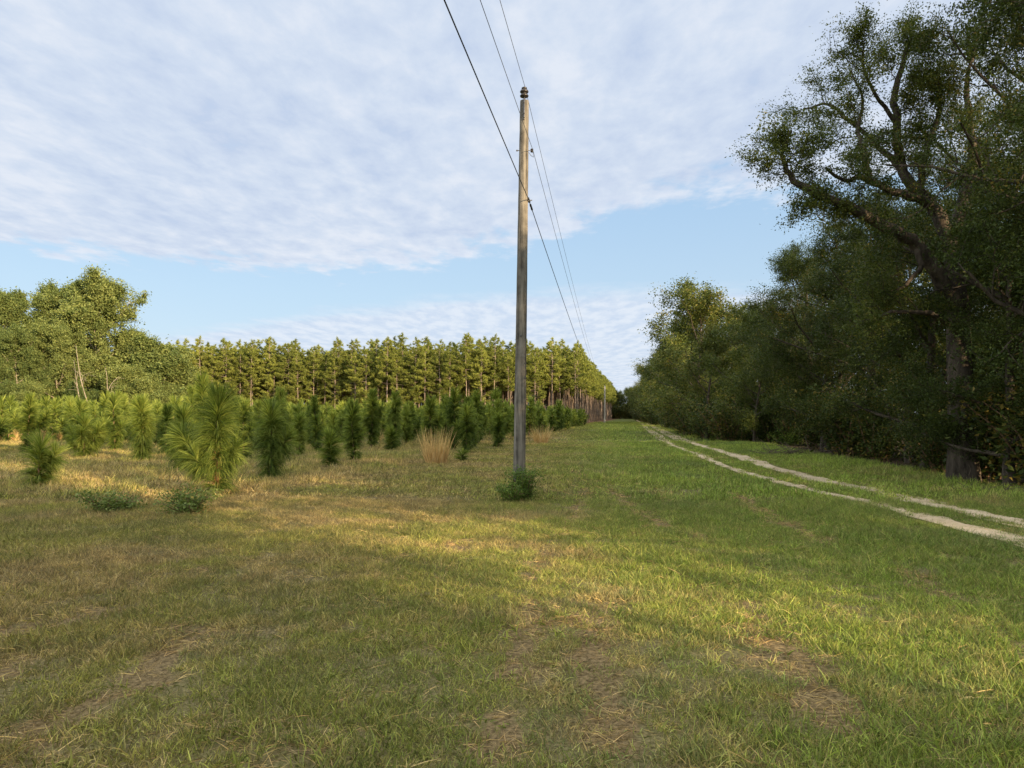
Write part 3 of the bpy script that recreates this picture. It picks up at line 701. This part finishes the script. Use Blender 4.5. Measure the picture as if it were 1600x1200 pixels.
scatter('young_pine_stand', np.stack([rest[:, 0], rest[:, 1], np.zeros(n)], 1), np.stack([np.zeros(n), np.zeros(n), R_.uniform(0, 6.28, n)], 1),
        np.stack([s, s, s], 1), R_.integers(0, len(fs), n), fs, 'dense far rows of young pines in front of the tall plantation', 'young pines')

# ------------------------------------------------------------------ tall plantation pines
def tallpine(seed, H, cb, width):
    r = np.random.default_rng(seed); tb = MB(); nb = MB()
    f = np.linspace(0, 1, 8)[:, None]; wob = np.stack([r.normal(0, 0.06, 8), r.normal(0, 0.06, 8), np.zeros(8)], 1)
    tr = f*np.array([r.normal(0, 0.15), r.normal(0, 0.15), H]) + wob*f
    tube(tb, tr, np.linspace(0.105, 0.02, 8), 6)
    at = lambda h: np.array([np.interp(h, tr[:, 2], tr[:, i]) for i in range(3)])
    cen = []; 
    h = H*cb
    while h < H-0.2:
        g = (h - H*cb)/(H*(1-cb)); wmax = width*1.42*(0.55+0.6*math.sin(min(1, g*1.5+0.25)*math.pi*0.62))*(1-g**2.6*0.82)
        for k in range(r.integers(2, 5)):
            az = r.uniform(0, 6.28); ln = wmax*r.uniform(0.5, 1.15); rise = ln*r.uniform(0.0, 0.55)
            p0 = at(h); o = np.array([math.cos(az), math.sin(az), 0]); end = p0+o*ln+np.array([0, 0, rise])
            tube(tb, [p0, p0+o*ln*0.5+np.array([0, 0, rise*0.3]), end], [0.022, 0.016, 0.008], 4, cap=False)
            m = max(2, int(ln/0.22))
            for q in range(m):
                u = 0.40 + 0.6*(q+r.uniform())/m
                cen.append(p0 + o*ln*u + np.array([r.normal(0, 0.13), r.normal(0, 0.13), rise*u**1.5 + r.normal(0, 0.08)]))
        h += r.uniform(0.28, 0.5)
    for q in range(4): cen.append(at(H) + np.array([r.normal(0, 0.06), r.normal(0, 0.06), -0.15+q*0.14]))
    for q in range(6):                                # dead lower stubs
        h2 = H*cb*r.uniform(0.4, 1); az = r.uniform(0, 6.28); p0 = at(h2); o = np.array([math.cos(az), math.sin(az), 0.1])
        tube(tb, [p0, p0+o*r.uniform(0.3, 0.9)], [0.015, 0.006], 4, cap=False)
    cen = np.array(cen); n = len(cen); per = 18
    root = np.repeat(cen, per, 0); d = r.normal(size=(n*per, 3)); d[:, 2] = d[:, 2]*0.8+0.45
    ct = np.repeat(r.uniform(0, 1, n), per)*0.6 + r.uniform(0, 0.4, n*per)
    strands(nb, r, root, d, 0.34*r.uniform(0.7, 1.2, n*per), 0.085, 0.5, 1, ct)
    return nb.mesh('crown', M_pineneedle), tb.mesh('trunk', M_barkP, True)
TP_low = [tallpine(300+i, 14.2, 0.26, 1.55) for i in range(4)]
TP_hi = [tallpine(320+i, 14.2, 0.48, 1.35) for i in range(5)]
cp = []
for row in range(0, 60):
    off = row*2.25
    Y = 116
    while Y < 420:
        X = border(Y) - 3.6 - off + R_.normal(0, 0.3)
        front = 129 - 8*math.exp(-((X+12)/16)**2)
        if Y > front and X > -0.62*Y - 4: cp.append((X, Y+R_.normal(0, 0.3), row, Y-front))
        Y += R_.uniform(1.9, 2.9)
# visible first: by depth behind the front edge or the strip edge
cp.sort(key=lambda c: min(c[3], c[2]*2.6*2.2 + (c[1]-116)*0.12))
PG = 'tall pines of the plantation'
for i, (X, Y, row, dep) in enumerate(cp[:296]):
    lowp = 0.75 if X < -25 else 0.35 if X < -5 else 0.1
    low = dep < 7 and R_.uniform() < lowp
    me = (TP_low if low else TP_hi)[R_.integers(0, 4 if low else 5)]
    s = R_.uniform(0.84, 1.10)
    pxx = 800 + X/Y*F; sec = ('left of the near pole, towards the hardwoods' if pxx < 420 else 'between the hardwoods and the near pole' if pxx < 800 else 'right of the near pole')
    lab = ('tall bare-trunked plantation pine along the edge of the grass strip ' + ('before the far pole' if Y < 150 else 'beyond the far pole') if row < 2 else
           'sunlit front-edge plantation pine ' + sec if dep < 5 else 'plantation pine inside the stand ' + sec)
    t = thing('tall_pine', (X, Y, 0), lab, 'pine tree', PG, R_.uniform(0, 6.28), (s*1.05, s*1.05, s))
    link('crown', me[0], t); link('trunk', me[1], t)
rest = np.array([(c[0], c[1]) for c in cp[296:] if c[3] < 130 or c[2] < 14]); n = len(rest)
both = MB
def joined(me):      # crown and trunk as one mesh for the uncounted mass
    a, b = me
    m = bpy.data.meshes.new('tall_pine')
    va = np.empty(len(a.vertices)*3, np.float32); a.vertices.foreach_get('co', va); vb = np.empty(len(b.vertices)*3, np.float32); b.vertices.foreach_get('co', vb)
    la = np.empty(len(a.loops), np.int32); a.loops.foreach_get('vertex_index', la); lb = np.empty(len(b.loops), np.int32); b.loops.foreach_get('vertex_index', lb)
    v = np.concatenate([va, vb]); l = np.concatenate([la, lb+len(a.vertices)])
    m.vertices.add(len(v)//3); m.vertices.foreach_set('co', v); m.loops.add(len(l)); m.loops.foreach_set('vertex_index', l)
    nq = len(l)//4; m.polygons.add(nq); m.polygons.foreach_set('loop_start', np.arange(0, len(l), 4, dtype=np.int32))
    m.materials.append(a.materials[0]); m.materials.append(b.materials[0])
    mi = np.zeros(nq, np.int32); mi[len(la)//4:] = 1; m.polygons.foreach_set('material_index', mi)
    tt = np.full(len(v)//3, 0.5, np.float32); ta = np.empty(len(a.vertices), np.float32); a.attributes['tint'].data.foreach_get('value', ta); tt[:len(ta)] = ta
    m.attributes.new('tint', 'FLOAT', 'POINT').data.foreach_set('value', tt); m.update(calc_edges=True); return ('tall_pine', m)
s = R_.uniform(0.86, 1.06, n)
scatter('pine_plantation', np.stack([rest[:, 0], rest[:, 1], np.zeros(n)], 1), np.stack([np.zeros(n), np.zeros(n), R_.uniform(0, 6.28, n)], 1),
        np.stack([s, s, s], 1), R_.integers(0, 5, n), [joined(m) for m in TP_hi], 'deep mass of tall pines behind the front rows of the plantation', 'pine wood')

# ------------------------------------------------------------------ broadleaf trees
def limb_path(r, p0, d, ln, n=6, wig=0.12, lift=0.0):
    p = np.array(p0, float); d = norm(np.array(d, float)); out = [p.copy()]
    for _ in range(n-1):
        d = norm(d + r.normal(0, wig, 3) + np.array([0, 0, lift])); p = p + d*ln/(n-1); out.append(p.copy())
    return np.array(out)
def branch_out(r, tb, path, rad0, tips, level, ln, spread=0.9, lift=0.04, kids=5, minr=0.006, sides=5):
    """side branches off a limb path, tips collected"""
    n = len(path)
    for k in range(kids):
        u = 0.25 + 0.75*(k+r.uniform(0.2, 0.8))/kids; t = u*(n-1); i = min(int(t), n-2); p = path[i] + (path[i+1]-path[i])*(t-i)
        ax = norm(path[i+1]-path[i]); side = norm(np.cross(ax, r.normal(size=3)))
        d = ax*0.6 + side*spread + np.array([0, 0, 0.12]); l = ln*r.uniform(0.6, 1.15)*(1.15-0.5*u)
        sub = limb_path(r, p, d, l, 5, 0.22, lift); r1 = max(rad0*(0.55-0.25*u), minr)
        tube(tb, sub, np.linspace(r1, minr*0.7, 5), sides, cap=False)
        if level > 0: branch_out(r, tb, sub, r1, tips, level-1, ln*0.55, spread, lift, max(3, kids-1), minr, 4)
        else: tips.append(np.r_[sub[2], norm(sub[3]-sub[1])])
        tips.append(np.r_[sub[-1], norm(sub[-1]-sub[-2])])
def crown_mesh(r, tips, per, rc, size, mat, flat=0.65, aspect=0.55, holes=0.0, spray=True):
    nb = MB(); tips = np.array(tips)
    if holes: tips = tips[r.uniform(0, 1, len(tips)) > holes]
    n = len(tips); cnt = np.maximum(4, (per*r.uniform(0.4, 1.5, n))).astype(int); cen = np.repeat(tips, cnt, 0)
    rr = np.repeat(rc*r.uniform(0.45, 1.45, n), cnt)[:, None]
    along = r.uniform(-1.5, 0.8, (len(cen), 1))
    c = cen[:, :3] + cen[:, 3:]*rr*along + r.normal(size=(len(cen), 3))*rr*np.array([1, 1, flat])*(0.55 if not spray else 0.36)
    ct = np.repeat(r.uniform(0, 1, n), cnt)*0.5 + r.uniform(0, 0.5, len(cen))
    leaves(nb, r, c, size, aspect, 0.3, ct, 0.08); return nb.mesh('crown', mat)
def broadleaf(seed, H, cb, spread, leafsize, per, rc, mat, bark=M_barkO, r0=0.22, limbs=11, level=1, kids=5, lean=(0, 0), lowlimbs=True, shape=1.0):
    r = np.random.default_rng(seed); tb = MB(); tips = []
    tr = limb_path(r, (0, 0, -0.1), (lean[0], lean[1], 1), H*0.86, 9, 0.05, 0.05)
    tube(tb, tr, np.linspace(r0, r0*0.18, 9)*np.r_[1.25, np.ones(8)], 9)
    branch_out(r, tb, tr[-3:], r0*0.2, tips, 0, H*0.16, 0.7, 0.05, 5)
    for k in range(limbs):
        u = cb + (0.93-cb)*(k+r.uniform(0, 1))/limbs; t = u/0.93*(len(tr)-1)*0.99; i = min(int(t), len(tr)-2); p = tr[i]+(tr[i+1]-tr[i])*(t-i)
        az = k*2.4 + r.uniform(-0.5, 0.5); g = (u-cb)/(0.93-cb)
        ln = spread*(math.sin(math.pi*min(1, 0.28+0.62*g*shape))**0.8)*r.uniform(0.75, 1.15)
        d = (math.cos(az), math.sin(az), 0.25+0.9*g)
        path = limb_path(r, p, d, ln, 6, 0.13, 0.05); rl = r0*(0.45-0.25*g)
        tube(tb, path, np.linspace(rl, rl*0.3, 6), 6, cap=False)
        branch_out(r, tb, path, rl*0.7, tips, level, ln*0.42, 0.9, 0.03, kids); tips.append(np.r_[path[-1], norm(path[-1]-path[-2])])
    return crown_mesh(r, tips, per, rc, leafsize, mat), tb.mesh('trunk', bark, True)
def put_tree(me, x, y, label, group=None, rz=0.0, s=1.0, name='oak_tree', cat='tree'):
    t = thing(name, (x, y, float(gz(x, y))-0.05), label, cat, group, rz, s)
    link('crown', me[0], t); link('trunk', me[1], t); return t

# sunlit hardwoods behind the field on the left
LV = [broadleaf(400+i, 19, cb, sp, 0.30, 62, 0.85, M_leafL, M_barkW, 0.26, 21, 1, 7) for i, (cb, sp) in enumerate([(0.12, 6.5), (0.10, 7.5), (0.22, 6.0)])]
LVs = [broadleaf(410+i, 9.5, 0.08, 4.2, 0.27, 44, 0.72, M_leafL, M_barkW, 0.12, 14, 1, 7) for i in range(2)]
def at_px(px, D): return (px-800)/F*D, D
left_list = [  # px, D, top y, variant, label
    (145, 112, 428, 1, 'tallest broad sunlit hardwood, its domed top highest on the left'),
    (62, 118, 436, 0, 'sunlit hardwood just left of the tallest domed one'),
    (12, 108, 442, 2, 'sunlit hardwood at the left edge of the photo'),
    (-62, 112, 440, 0, 'sunlit hardwood just outside the left edge'),
    (92, 104, 500, 1, 'lower rounded hardwood in front of the gap between the tall left ones'),
    (30, 100, 505, 0, 'low rounded hardwood in front of the trees at the left edge'),
    (205, 118, 508, 2, 'hardwood stepping down right of the tallest domed one'),
    (-30, 100, 520, 1, 'low hardwood beyond the left edge behind the field')]
for px, D, top, v, lab in left_list:
    x, y = at_px(px, D); H = 1.6 + (649-top)/F*D; s = H/19.0
    put_tree(LV[v], x, y, lab, None, R_.uniform(0, 6.28), (s*0.84, s*0.84, s), 'hardwood_tree')
for px, D, top, v, lab in [(238, 112, 535, 0, 'small rounded hardwood where the left trees meet the pines'), (272, 116, 548, 1, 'small hardwood with thin trunk beside the first tall pines'),
        (205, 104, 575, 1, 'low bright bushy tree below the hardwoods on the left'), (120, 98, 600, 0, 'low bushy tree at the foot of the tallest left hardwood'),
        (45, 96, 600, 1, 'low leafy tree at the foot of the left edge trees'), (240, 108, 590, 0, 'low leafy tree at the foot of the small rounded hardwood'),
        (175, 125, 560, 0, 'shaded small tree in the gap between the left hardwoods')]:
    x, y = at_px(px, D); H = 1.6 + (649-top)/F*D; s = H/9.5
    put_tree(LVs[v], x, y, lab, None, R_.uniform(0, 6.28), s, 'hardwood_tree')
def bare_tree(x, y, H, label, seed, r0=0.12, rz=0.0, limbs=6, twig=0.02, mat=M_barkW, level=1):
    r = np.random.default_rng(seed); tb = MB(); bb = MB(); tips = []
    tr = limb_path(r, (0, 0, 0), (r.normal(0, 0.1), r.normal(0, 0.1), 1), H, 8, 0.08, 0.05); tube(tb, tr, np.linspace(r0, r0*0.25, 8), 7)
    for k in range(limbs):
        i = 3 + k % 4; p = tr[i]; az = r.uniform(0, 6.28); pa = limb_path(r, p, (math.cos(az), math.sin(az), 0.8), H*0.35, 6, 0.2)
        tube(bb, pa, np.linspace(r0*0.4, twig, 6), 5, cap=False); branch_out(r, bb, pa, r0*0.3, tips, level, H*0.15, 0.9, 0.03, 4, twig*0.7)
    t = thing('bare_tree', (x, y, float(gz(x, y))), label, 'tree', None, rz); tb.obj('trunk', mat, t, True); bb.obj('branch', mat, t)
for px, D, H, sd, lab in [(126, 95, 9, 1, 'thin pale bare trunk left of the vine-covered one'), (145, 95, 11, 2, 'tallest thin pale bare trunk among the left hardwoods'), (172, 96, 8, 3, 'short leaning bare trunk covered in tan vines')]:
    x, y = at_px(px, D); bare_tree(x, y, H, lab, 500+sd, 0.08, limbs=2, twig=0.02, level=0)
# brush of fallen branches at the foot of the left trees
def brush(name, x, y, rx, ry, h, n, r0, label, cat, seed, mat, lnm=1.6):
    r = np.random.default_rng(seed); mb = MB()
    for k in range(n):
        a = r.uniform(0, 6.28); q = math.sqrt(r.uniform()); p = np.array([math.cos(a)*q*rx, math.sin(a)*q*ry, r.uniform(0.02, h*(1-q*0.7))])
        d = np.array([r.normal(), r.normal()*0.7, r.normal(0, 0.25)]); pa = limb_path(r, p, d, r.uniform(0.3, 1)*lnm, 5, 0.25)
        pa[:, 2] = np.maximum(pa[:, 2], 0.01); tube(mb, pa, np.linspace(r0, r0*0.4, 5)*r.uniform(0.4, 1.2), 5)
    o = mb.obj(name, mat); o.location = (x, y, float(gz(x, y))); tag(o, label, cat); return o
bx, by = at_px(160, 92); brush('brush_pile', bx, by, 5.0, 1.5, 2.2, 60, 0.05, 'pale tangle of fallen branches below the left hardwoods', 'brush', 7, M_barkW, 3.0)
bx, by = G(1243, 712); brush('brush_pile', bx, by, 1.5, 0.7, 0.28, 130, 0.016, 'low dark pile of cut branches on grass beside the right-hand wood', 'brush pile', 8, M_stick, 1.1)

bx, by = G(1535, 768); brush('brush_pile', bx, by, 1.0, 0.5, 0.15, 40, 0.010, 'thin scatter of fallen twigs in grass at the foot of the largest oak', 'twigs', 9, M_stick, 0.8)
# ------------------------------------------------------------------ right-hand wood
# big spreading oak drawn from the photo's limbs, 17-19 m away
r = np.random.default_rng(900)
tx, ty = G(1506, 752); ob = np.array([tx, ty, 0.0]); tb = MB(); tips = []
def path_px(pl): return np.array([P(a, b, d) for a, b, d in pl]) - ob
trunk = path_px([(1506, 760, ty), (1503, 690, ty), (1500, 600, ty+0.1), (1498, 530, ty+0.2), (1497, 475, ty+0.3)])
tube(tb, trunk, [0.40, 0.30, 0.28, 0.27, 0.26], 14)
LIMBS = [
    ([(1497, 478, 17.6), (1476, 445, 17.5), (1450, 407, 17.3), (1433, 383, 17.2), (1410, 367, 17.0), (1367, 343, 16.8), (1323, 323, 16.5), (1283, 305, 16.3), (1250, 290, 16.2), (1230, 271, 16.1), (1222, 243, 16.2), (1236, 205, 16.4)], 0.20, 0.035),
    ([(1497, 478, 17.7), (1492, 430, 18.0), (1484, 375, 18.2), (1462, 328, 18.3), (1434, 300, 18.3), (1410, 266, 18.4), (1398, 190, 18.5), (1400, 133, 18.6), (1418, 66, 18.7), (1440, 50, 18.8)], 0.24, 0.03),
    ([(1455, 322, 18.3), (1428, 306, 18.0), (1397, 300, 17.7), (1363, 283, 17.3), (1343, 277, 17.0), (1317, 281, 16.7), (1290, 262, 16.5)], 0.13, 0.03),
    ([(1357, 281, 17.2), (1352, 250, 17.2), (1346, 225, 17.4), (1343, 198, 17.5), (1348, 150, 17.6), (1330, 110, 17.8)], 0.085, 0.02),
    ([(1484, 375, 18.2), (1510, 300, 18.8), (1520, 220, 19.2), (1510, 140, 19.5), (1525, 70, 19.8)], 0.17, 0.03),
    ([(1410, 266, 18.4), (1380, 235, 18.8), (1330, 190, 19.2), (1290, 160, 19.3), (1255, 170, 19.4)], 0.09, 0.02),
    ([(1433, 383, 17.2), (1440, 420, 17.0), (1410, 450, 16.8), (1380, 460, 16.6)], 0.08, 0.02),
    ([(1434, 300, 18.3), (1450, 230, 17.8), (1470, 170, 17.5), (1465, 110, 17.2)], 0.10, 0.02),
    ([(1498, 520, 17.5), (1460, 490, 16.9), (1400, 485, 16.5), (1350, 500, 16.3)], 0.09, 0.02),
    ([(1398, 190, 18.5), (1370, 150, 18.2), (1345, 100, 18.0), (1350, 75, 18.0)], 0.06, 0.015),
]
for pl, r0, r1 in LIMBS:
    pa = path_px(pl); n = len(pa)
    f = np.linspace(0, 1, n*3); pa2 = np.stack([np.interp(f, np.linspace(0, 1, n), pa[:, i]) for i in range(3)], 1)
    pa2[1:-1] += r.normal(0, 0.022, (len(pa2)-2, 3)); tube(tb, pa2, np.linspace(r0, r1, len(pa2)), 9)
    ln = np.linalg.norm(np.diff(pa, axis=0), axis=1).sum()
    branch_out(r, tb, pa2[len(pa2)//4:], 0.04, tips, 1, 1.15, 0.95, 0.03, max(6, int(ln*1.5)), 0.007, 5)
t = thing('oak_tree', (tx, ty, 0), 'largest spreading oak by the track, its long bare limb reaching out left against the sky', 'tree')
link('crown', crown_mesh(r, tips, 100, 0.34, 0.060, M_leafR, 0.5, 0.5, 0.16), t); tb.obj('trunk', M_barkO, t, True)
print('oak tips', len(tips))

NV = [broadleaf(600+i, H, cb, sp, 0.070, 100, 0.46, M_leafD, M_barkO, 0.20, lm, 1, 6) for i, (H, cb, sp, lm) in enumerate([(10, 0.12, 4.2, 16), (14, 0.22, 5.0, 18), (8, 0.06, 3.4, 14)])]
near_list = [ # x, y, variant, height, label
    (13.3, 14.6, 1, 16.0, 'tall dark oak crowding the right edge, its crown leaving the top of the photo'),
    (12.1, 16.8, 1, 14.2, 'dark oak just right of the largest spreading oak'),
    (11.0, 16.1, 0, 6.6, 'low leafy dark tree hanging in front of the largest oak trunk'),
    (11.8, 20.6, 2, 7.6, 'dark understory tree directly left of the largest oak trunk'),
    (13.2, 24.0, 0, 9.2, 'dense dark tree behind the low brush, left of the largest oak'),
    (14.2, 28.5, 0, 9.8, 'dense dark tree with wide crown in the middle of the right-hand wood'),
    (13.6, 31.5, 2, 8.6, 'rounded dark tree above the brush pile'),
    (15.2, 36.5, 0, 10.4, 'dark tree whose crown steps down to the lower mid-distance trees'),
    (16.8, 21.5, 1, 12.5, 'dark tree deep in the wood behind the largest oak'),
    (17.5, 27.0, 1, 12.0, 'dark tree deep in the wood behind the wide crowned one'),
    (11.9, 13.0, 1, 14.5, 'dark oak whose leafy limbs enter from the right edge near the top'),
    (12.4, 9.0, 1, 11.0, 'dark oak outside the right edge beside the track'),
    (12.2, 17.2, 2, 5.4, 'low dark leafy tree between the largest oak and the right edge')]
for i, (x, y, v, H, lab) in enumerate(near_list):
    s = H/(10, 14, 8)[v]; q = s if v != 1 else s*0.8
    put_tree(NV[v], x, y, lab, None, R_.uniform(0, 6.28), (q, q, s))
# a sparse bare-twigged tree top seen above the dark trees
bare_tree(14.6, 33.5, 10.6, 'half bare grey tree with fine twigs rising above the dark trees', 555, 0.13, 0, 10, 0.012, M_barkO, 2)
GAPS = [(8.2, -1.15, 2.1), (9.0, 6.4, 0.9), (10.5, 19.5, 3.0), (13.0, 36.0, 2.5), (15.0, 50.0, 3.0), (18.0, 72.0, 3.0), (24.0, 105.0, 3.5), (-2.0, -60.0, 4.0)]
def gapped(x, y):       # lines along the sun's direction where the wood is open and low light comes through
    return any(abs((x-a)*(-0.73) - (y-b)*0.68) < rr for a, b, rr in GAPS)
HV = broadleaf(690, 12, 0.46, 4.6, 0.17, 34, 0.68, M_leafR, M_barkO, 0.09, 13, 1, 5)  # added unseen in the gaps; high crown limits the low sun passing beneath
MV = [broadleaf(650+i, 11.5, cb, sp, 0.17, 34, 0.68, M_leafR, M_barkO, 0.18, 15, 1, 5) for i, (cb, sp) in enumerate([(0.10, 4.4), (0.16, 5.0), (0.10, 4.0)])]
mid_list = [(14.0, 54, 11.6, 1, 'tallest mid-distance tree with ragged pointed top, half lit by low sun'), (12.6, 47, 7.6, 2, 'low leafy tree at the wood edge in front of the ragged pointed one'),
    (15.0, 61, 10.8, 0, 'rounded tree just left of the ragged pointed mid-distance one'), (15.9, 68, 10.4, 2, 'tree at the left shoulder of the mid-distance group'),
    (17.4, 56, 10.8, 0, 'tree behind the ragged pointed tree'), (14.6, 43, 8.6, 0, 'shaded lower tree between the dark wood and the mid-distance group'),
    (17.5, 47, 9.4, 2, 'paler tree seen behind the shaded lower one'), (13.2, 39.5, 5.6, 2, 'low sunlit leafy tree at the wood edge before the mid-distance trees'),
    (17.4, 75, 10.0, 1, 'smaller tree where the mid-distance group meets the far row')]
for x, y, H, v, lab in mid_list:
    s = H/11.5; put_tree(MV[v], x, y, lab, None, R_.uniform(0, 6.28), s)
Y = 79
while Y < 420:
    for rowx in (1.0, 8.0):
        x = E(Y)+rowx+R_.normal(0, 0.8); H = R_.uniform(9.5, 12.5)
        if rowx > 5 and gapped(x, Y): continue
        H = H*(1.0 if Y < 250 else 1.15); s = H/11.5
        put_tree(MV[R_.integers(0, 3)], x, Y+R_.normal(0, 1), 'far shaded tree in the row closing the right side of the grass strip', 'far trees along the right side', R_.uniform(0, 6.28), s)
    Y += R_.uniform(5.0, 7.5)
for k in range(16):      # wood closing the end of the strip
    x = 40 + k*2.2 + R_.normal(0, 0.6); Yk = 335 + 9*(k % 2) + R_.normal(0, 3); s = R_.uniform(11, 15)/11.5
    put_tree(MV[k % 3], x, Yk, 'distant tree closing the far end of the grass strip', 'distant trees at the end of the strip', R_.uniform(0, 6.28), s)
# the wood goes on behind and right of the camera; it casts the long shadows
Y = 6.0
while Y > -130:
    for rowx, hh in ((2.0, (7.5, 10.5)), (7.5, (9, 11.5)), (14.0, (9, 12))):
        x = E(max(Y, -20))+rowx+R_.normal(0, 0.8); yy = Y+R_.normal(0, 0.6); H = R_.uniform(*hh); s = H/11.5; v = R_.integers(0, 3); rz = R_.uniform(0, 6.28)
        g = gapped(x, yy)
        if g and rowx > 3: continue
        put_tree(HV if g else MV[v], x, yy, 'tree of the right-hand wood behind the camera', 'trees of the wood behind the camera', rz, (1.0 if g else s*1.1, 1.0 if g else s*1.1, 1.0 if g else s))
    Y -= R_.uniform(4.2, 6.0)
# deeper wood on the right of the picture
Y = 14
while Y < 76:
    x = E(Y)+9.5+R_.normal(0, 0.8); H = R_.uniform(8.5, 11.5); s = H/11.5
    if not gapped(x, Y): put_tree(MV[R_.integers(0, 3)], x, Y, 'tree standing deep in the right-hand wood, only glimpsed through gaps', 'trees deep in the right-hand wood', R_.uniform(0, 6.28), s)
    Y += R_.uniform(5, 7)

# ------------------------------------------------------------------ shrubs and clumps
def shrub(seed, R, H, n, size, mat, stems=14, aspect=0.5):
    r = np.random.default_rng(seed); tb = MB(); nb = MB(); cen = []
    for k in range(stems):
        az = r.uniform(0, 6.28); q = R*r.uniform(0.2, 0.95); pa = limb_path(r, (r.normal(0, R*0.12), r.normal(0, R*0.12), 0), (math.cos(az)*q, math.sin(az)*q, H*r.uniform(0.5, 1)), math.hypot(q, H)*0.85, 6, 0.12)
        tube(tb, pa, np.linspace(0.012, 0.004, 6)*max(1, H), 5, cap=False)
        for i in range(1, 6): cen += [pa[i]]*2
    cen = np.array(cen); c = np.repeat(cen, n//len(cen)+1, 0); c = c + r.normal(size=c.shape)*np.array([R*0.16, R*0.16, H*0.10]); c = c[c[:, 2] > 0.01]
    leaves(nb, r, c, size, aspect, 0.4, None, 0.1); return nb.mesh('foliage', mat), tb.mesh('stems', M_stem)
def put_shrub(me, x, y, label, group=None, name='shrub', rz=0, s=1.0, cat='shrub'):
    t = thing(name, (x, y, float(gz(x, y))), label, cat, group, rz, s); link('foliage', me[0], t); link('stems', me[1], t)
x, y = G(822, 782); put_shrub(shrub(1, 0.36, 0.62, 3400, 0.042, M_shrub, 22), x, y, 'dark glossy leafy shrub at the right foot of the near pole')
x, y = G(798, 785); put_shrub(shrub(2, 0.32, 0.36, 2200, 0.040, M_shrub, 20), x, y, 'lower sprawling part of greenery at the left foot of the near pole')
M_weed = foliage_mat('weed_leaves', [(0.0, (0.090, 0.130, 0.030)), (0.6, (0.165, 0.220, 0.055)), (1.0, (0.30, 0.34, 0.11))], 0.3, 0.5, 0.05)
x, y = G(165, 806); put_shrub(shrub(3, 0.45, 0.36, 1500, 0.05, M_weed, 14), x, y, 'small leafy weed clump in grass below the column-like young pine', cat='weed', name='weed')
x, y = G(290, 808); put_shrub(shrub(4, 0.55, 0.40, 2000, 0.05, M_weed, 18), x, y, 'wider pale leafy weed clump before the largest young pine', cat='weed', name='weed')
x, y = G(205, 800); put_shrub(shrub(5, 0.3, 0.22, 500, 0.05, M_weed, 8), x, y, 'low thin weed clump between the two leafier ones', cat='weed', name='weed')
def dead_clump(x, y, R, H, n, label, seed, wd=0.012, mat=M_tan, sp=0.35):
    r = np.random.default_rng(seed); mb = MB(); a = r.uniform(0, 6.28, n); q = R*0.45*np.sqrt(r.uniform(0, 1, n))
    root = np.stack([np.cos(a)*q, np.sin(a)*q, np.zeros(n)], 1); d = np.stack([np.cos(a)*sp+r.normal(0, sp*0.6, n), np.sin(a)*sp+r.normal(0, sp*0.6, n), np.ones(n)], 1)
    strands(mb, r, root, d, H*r.uniform(0.4, 1.2, n), wd, r.uniform(0.0, 0.5, n), 3); o = mb.obj('grass_clump', mat); o.location = (x, y, float(gz(x, y))); tag(o, label, 'grass clump')
x, y = G(682, 726); dead_clump(x, y, 0.75, 1.1, 420, 'tall tan clump of dead grass standing at the field edge', 1, 0.017, M_tan, 0.2)
x, y = G(79, 690); dead_clump(x, y, 1.3, 1.3, 420, 'tan dead grass behind the open young pine on the left', 2, 0.02)
x, y = G(620, 690); dead_clump(x-1.2, y, 0.5, 1.0, 160, 'thin dead stalks beneath the tall dark young pine', 3, 0.014)
x, y = G(8, 690); dead_clump(x, y, 1.6, 1.2, 420, 'tan dead grass at the left edge of the field', 4, 0.02)
x, y = G(845, 695); dead_clump(x, y, 0.8, 1.0, 300, 'pale dead grass at the field edge just right of the pole', 5, 0.016)
# understory along the wood's edge
SV = [shrub(30+i, 1.5, 2.2, 4200, 0.13, M_leafD, 26) for i in range(3)]; SVg = [shrub(40+i, 1.0, 1.0, 1800, 0.11, M_shrub, 20) for i in range(2)]
Y = 15.5; k = 0
def shrub_label(x, y):
    px = 800 + x/y*F
    return ('dark shrub low among the trunks right of the largest oak' if px > 1515 else 'dark shrub along the wood front between the brush pile and the largest oak' if px > 1300 else
            'dark shrub along the wood front left of the brush pile' if px > 1120 else 'small distant shrub at the foot of the far right-hand tree row')
while Y < 330:
    near = Y < 80
    x = E(Y) + (R_.uniform(0.7, 1.9) if near else R_.uniform(-1.0, 0.8))
    sc = R_.uniform(0.75, 1.35)*(1 if Y < 40 else 1.3 if near else 1.5)
    if not (gapped(x, Y) and Y > 24 and k % 2): put_shrub(SV[k % 3], x, Y, shrub_label(x, Y), 'understory shrubs along the wood', rz=R_.uniform(0, 6.28), s=sc)
    if 17 < Y < 80 and not gapped(x+3, Y+1): put_shrub(SV[(k+1) % 3], x+R_.uniform(2, 4), Y+1, 'dark shrub a few steps inside the right-hand wood', 'understory shrubs inside the wood', rz=R_.uniform(0, 6.28), s=R_.uniform(1.1, 1.7))
    Y += R_.uniform(1.7, 3.0)*(1 if near else 2.0); k += 1
for x, y, sc in [(13.6, 52, 1.5), (14.2, 57, 1.6), (12.9, 47.5, 1.3), (15.2, 63, 1.6), (12.6, 42, 1.2)]: put_shrub(SV[int(y) % 3], x, y, 'dark shrub at the foot of the mid-distance group of trees', 'understory shrubs along the wood', rz=y, s=sc)
for k in range(12): put_shrub(SV[k % 3], 38+k*2.6, 326+R_.normal(0, 2), 'distant shrub closing the foot of the strip far away', 'distant shrubs at the end of the strip', s=R_.uniform(2.0, 3.0))
for px, py, s, lab in [(1205, 692, 1.3, 'bright green weedy shrub behind the brush pile'), (1180, 688, 1.0, 'bright green weeds left of the brush pile by the wood'), (1232, 697, 0.9, 'low green weeds directly above the brush pile')]:
    x, y = G(px, py); put_shrub(SVg[int(s*10) % 2], x, y, lab, s=s)
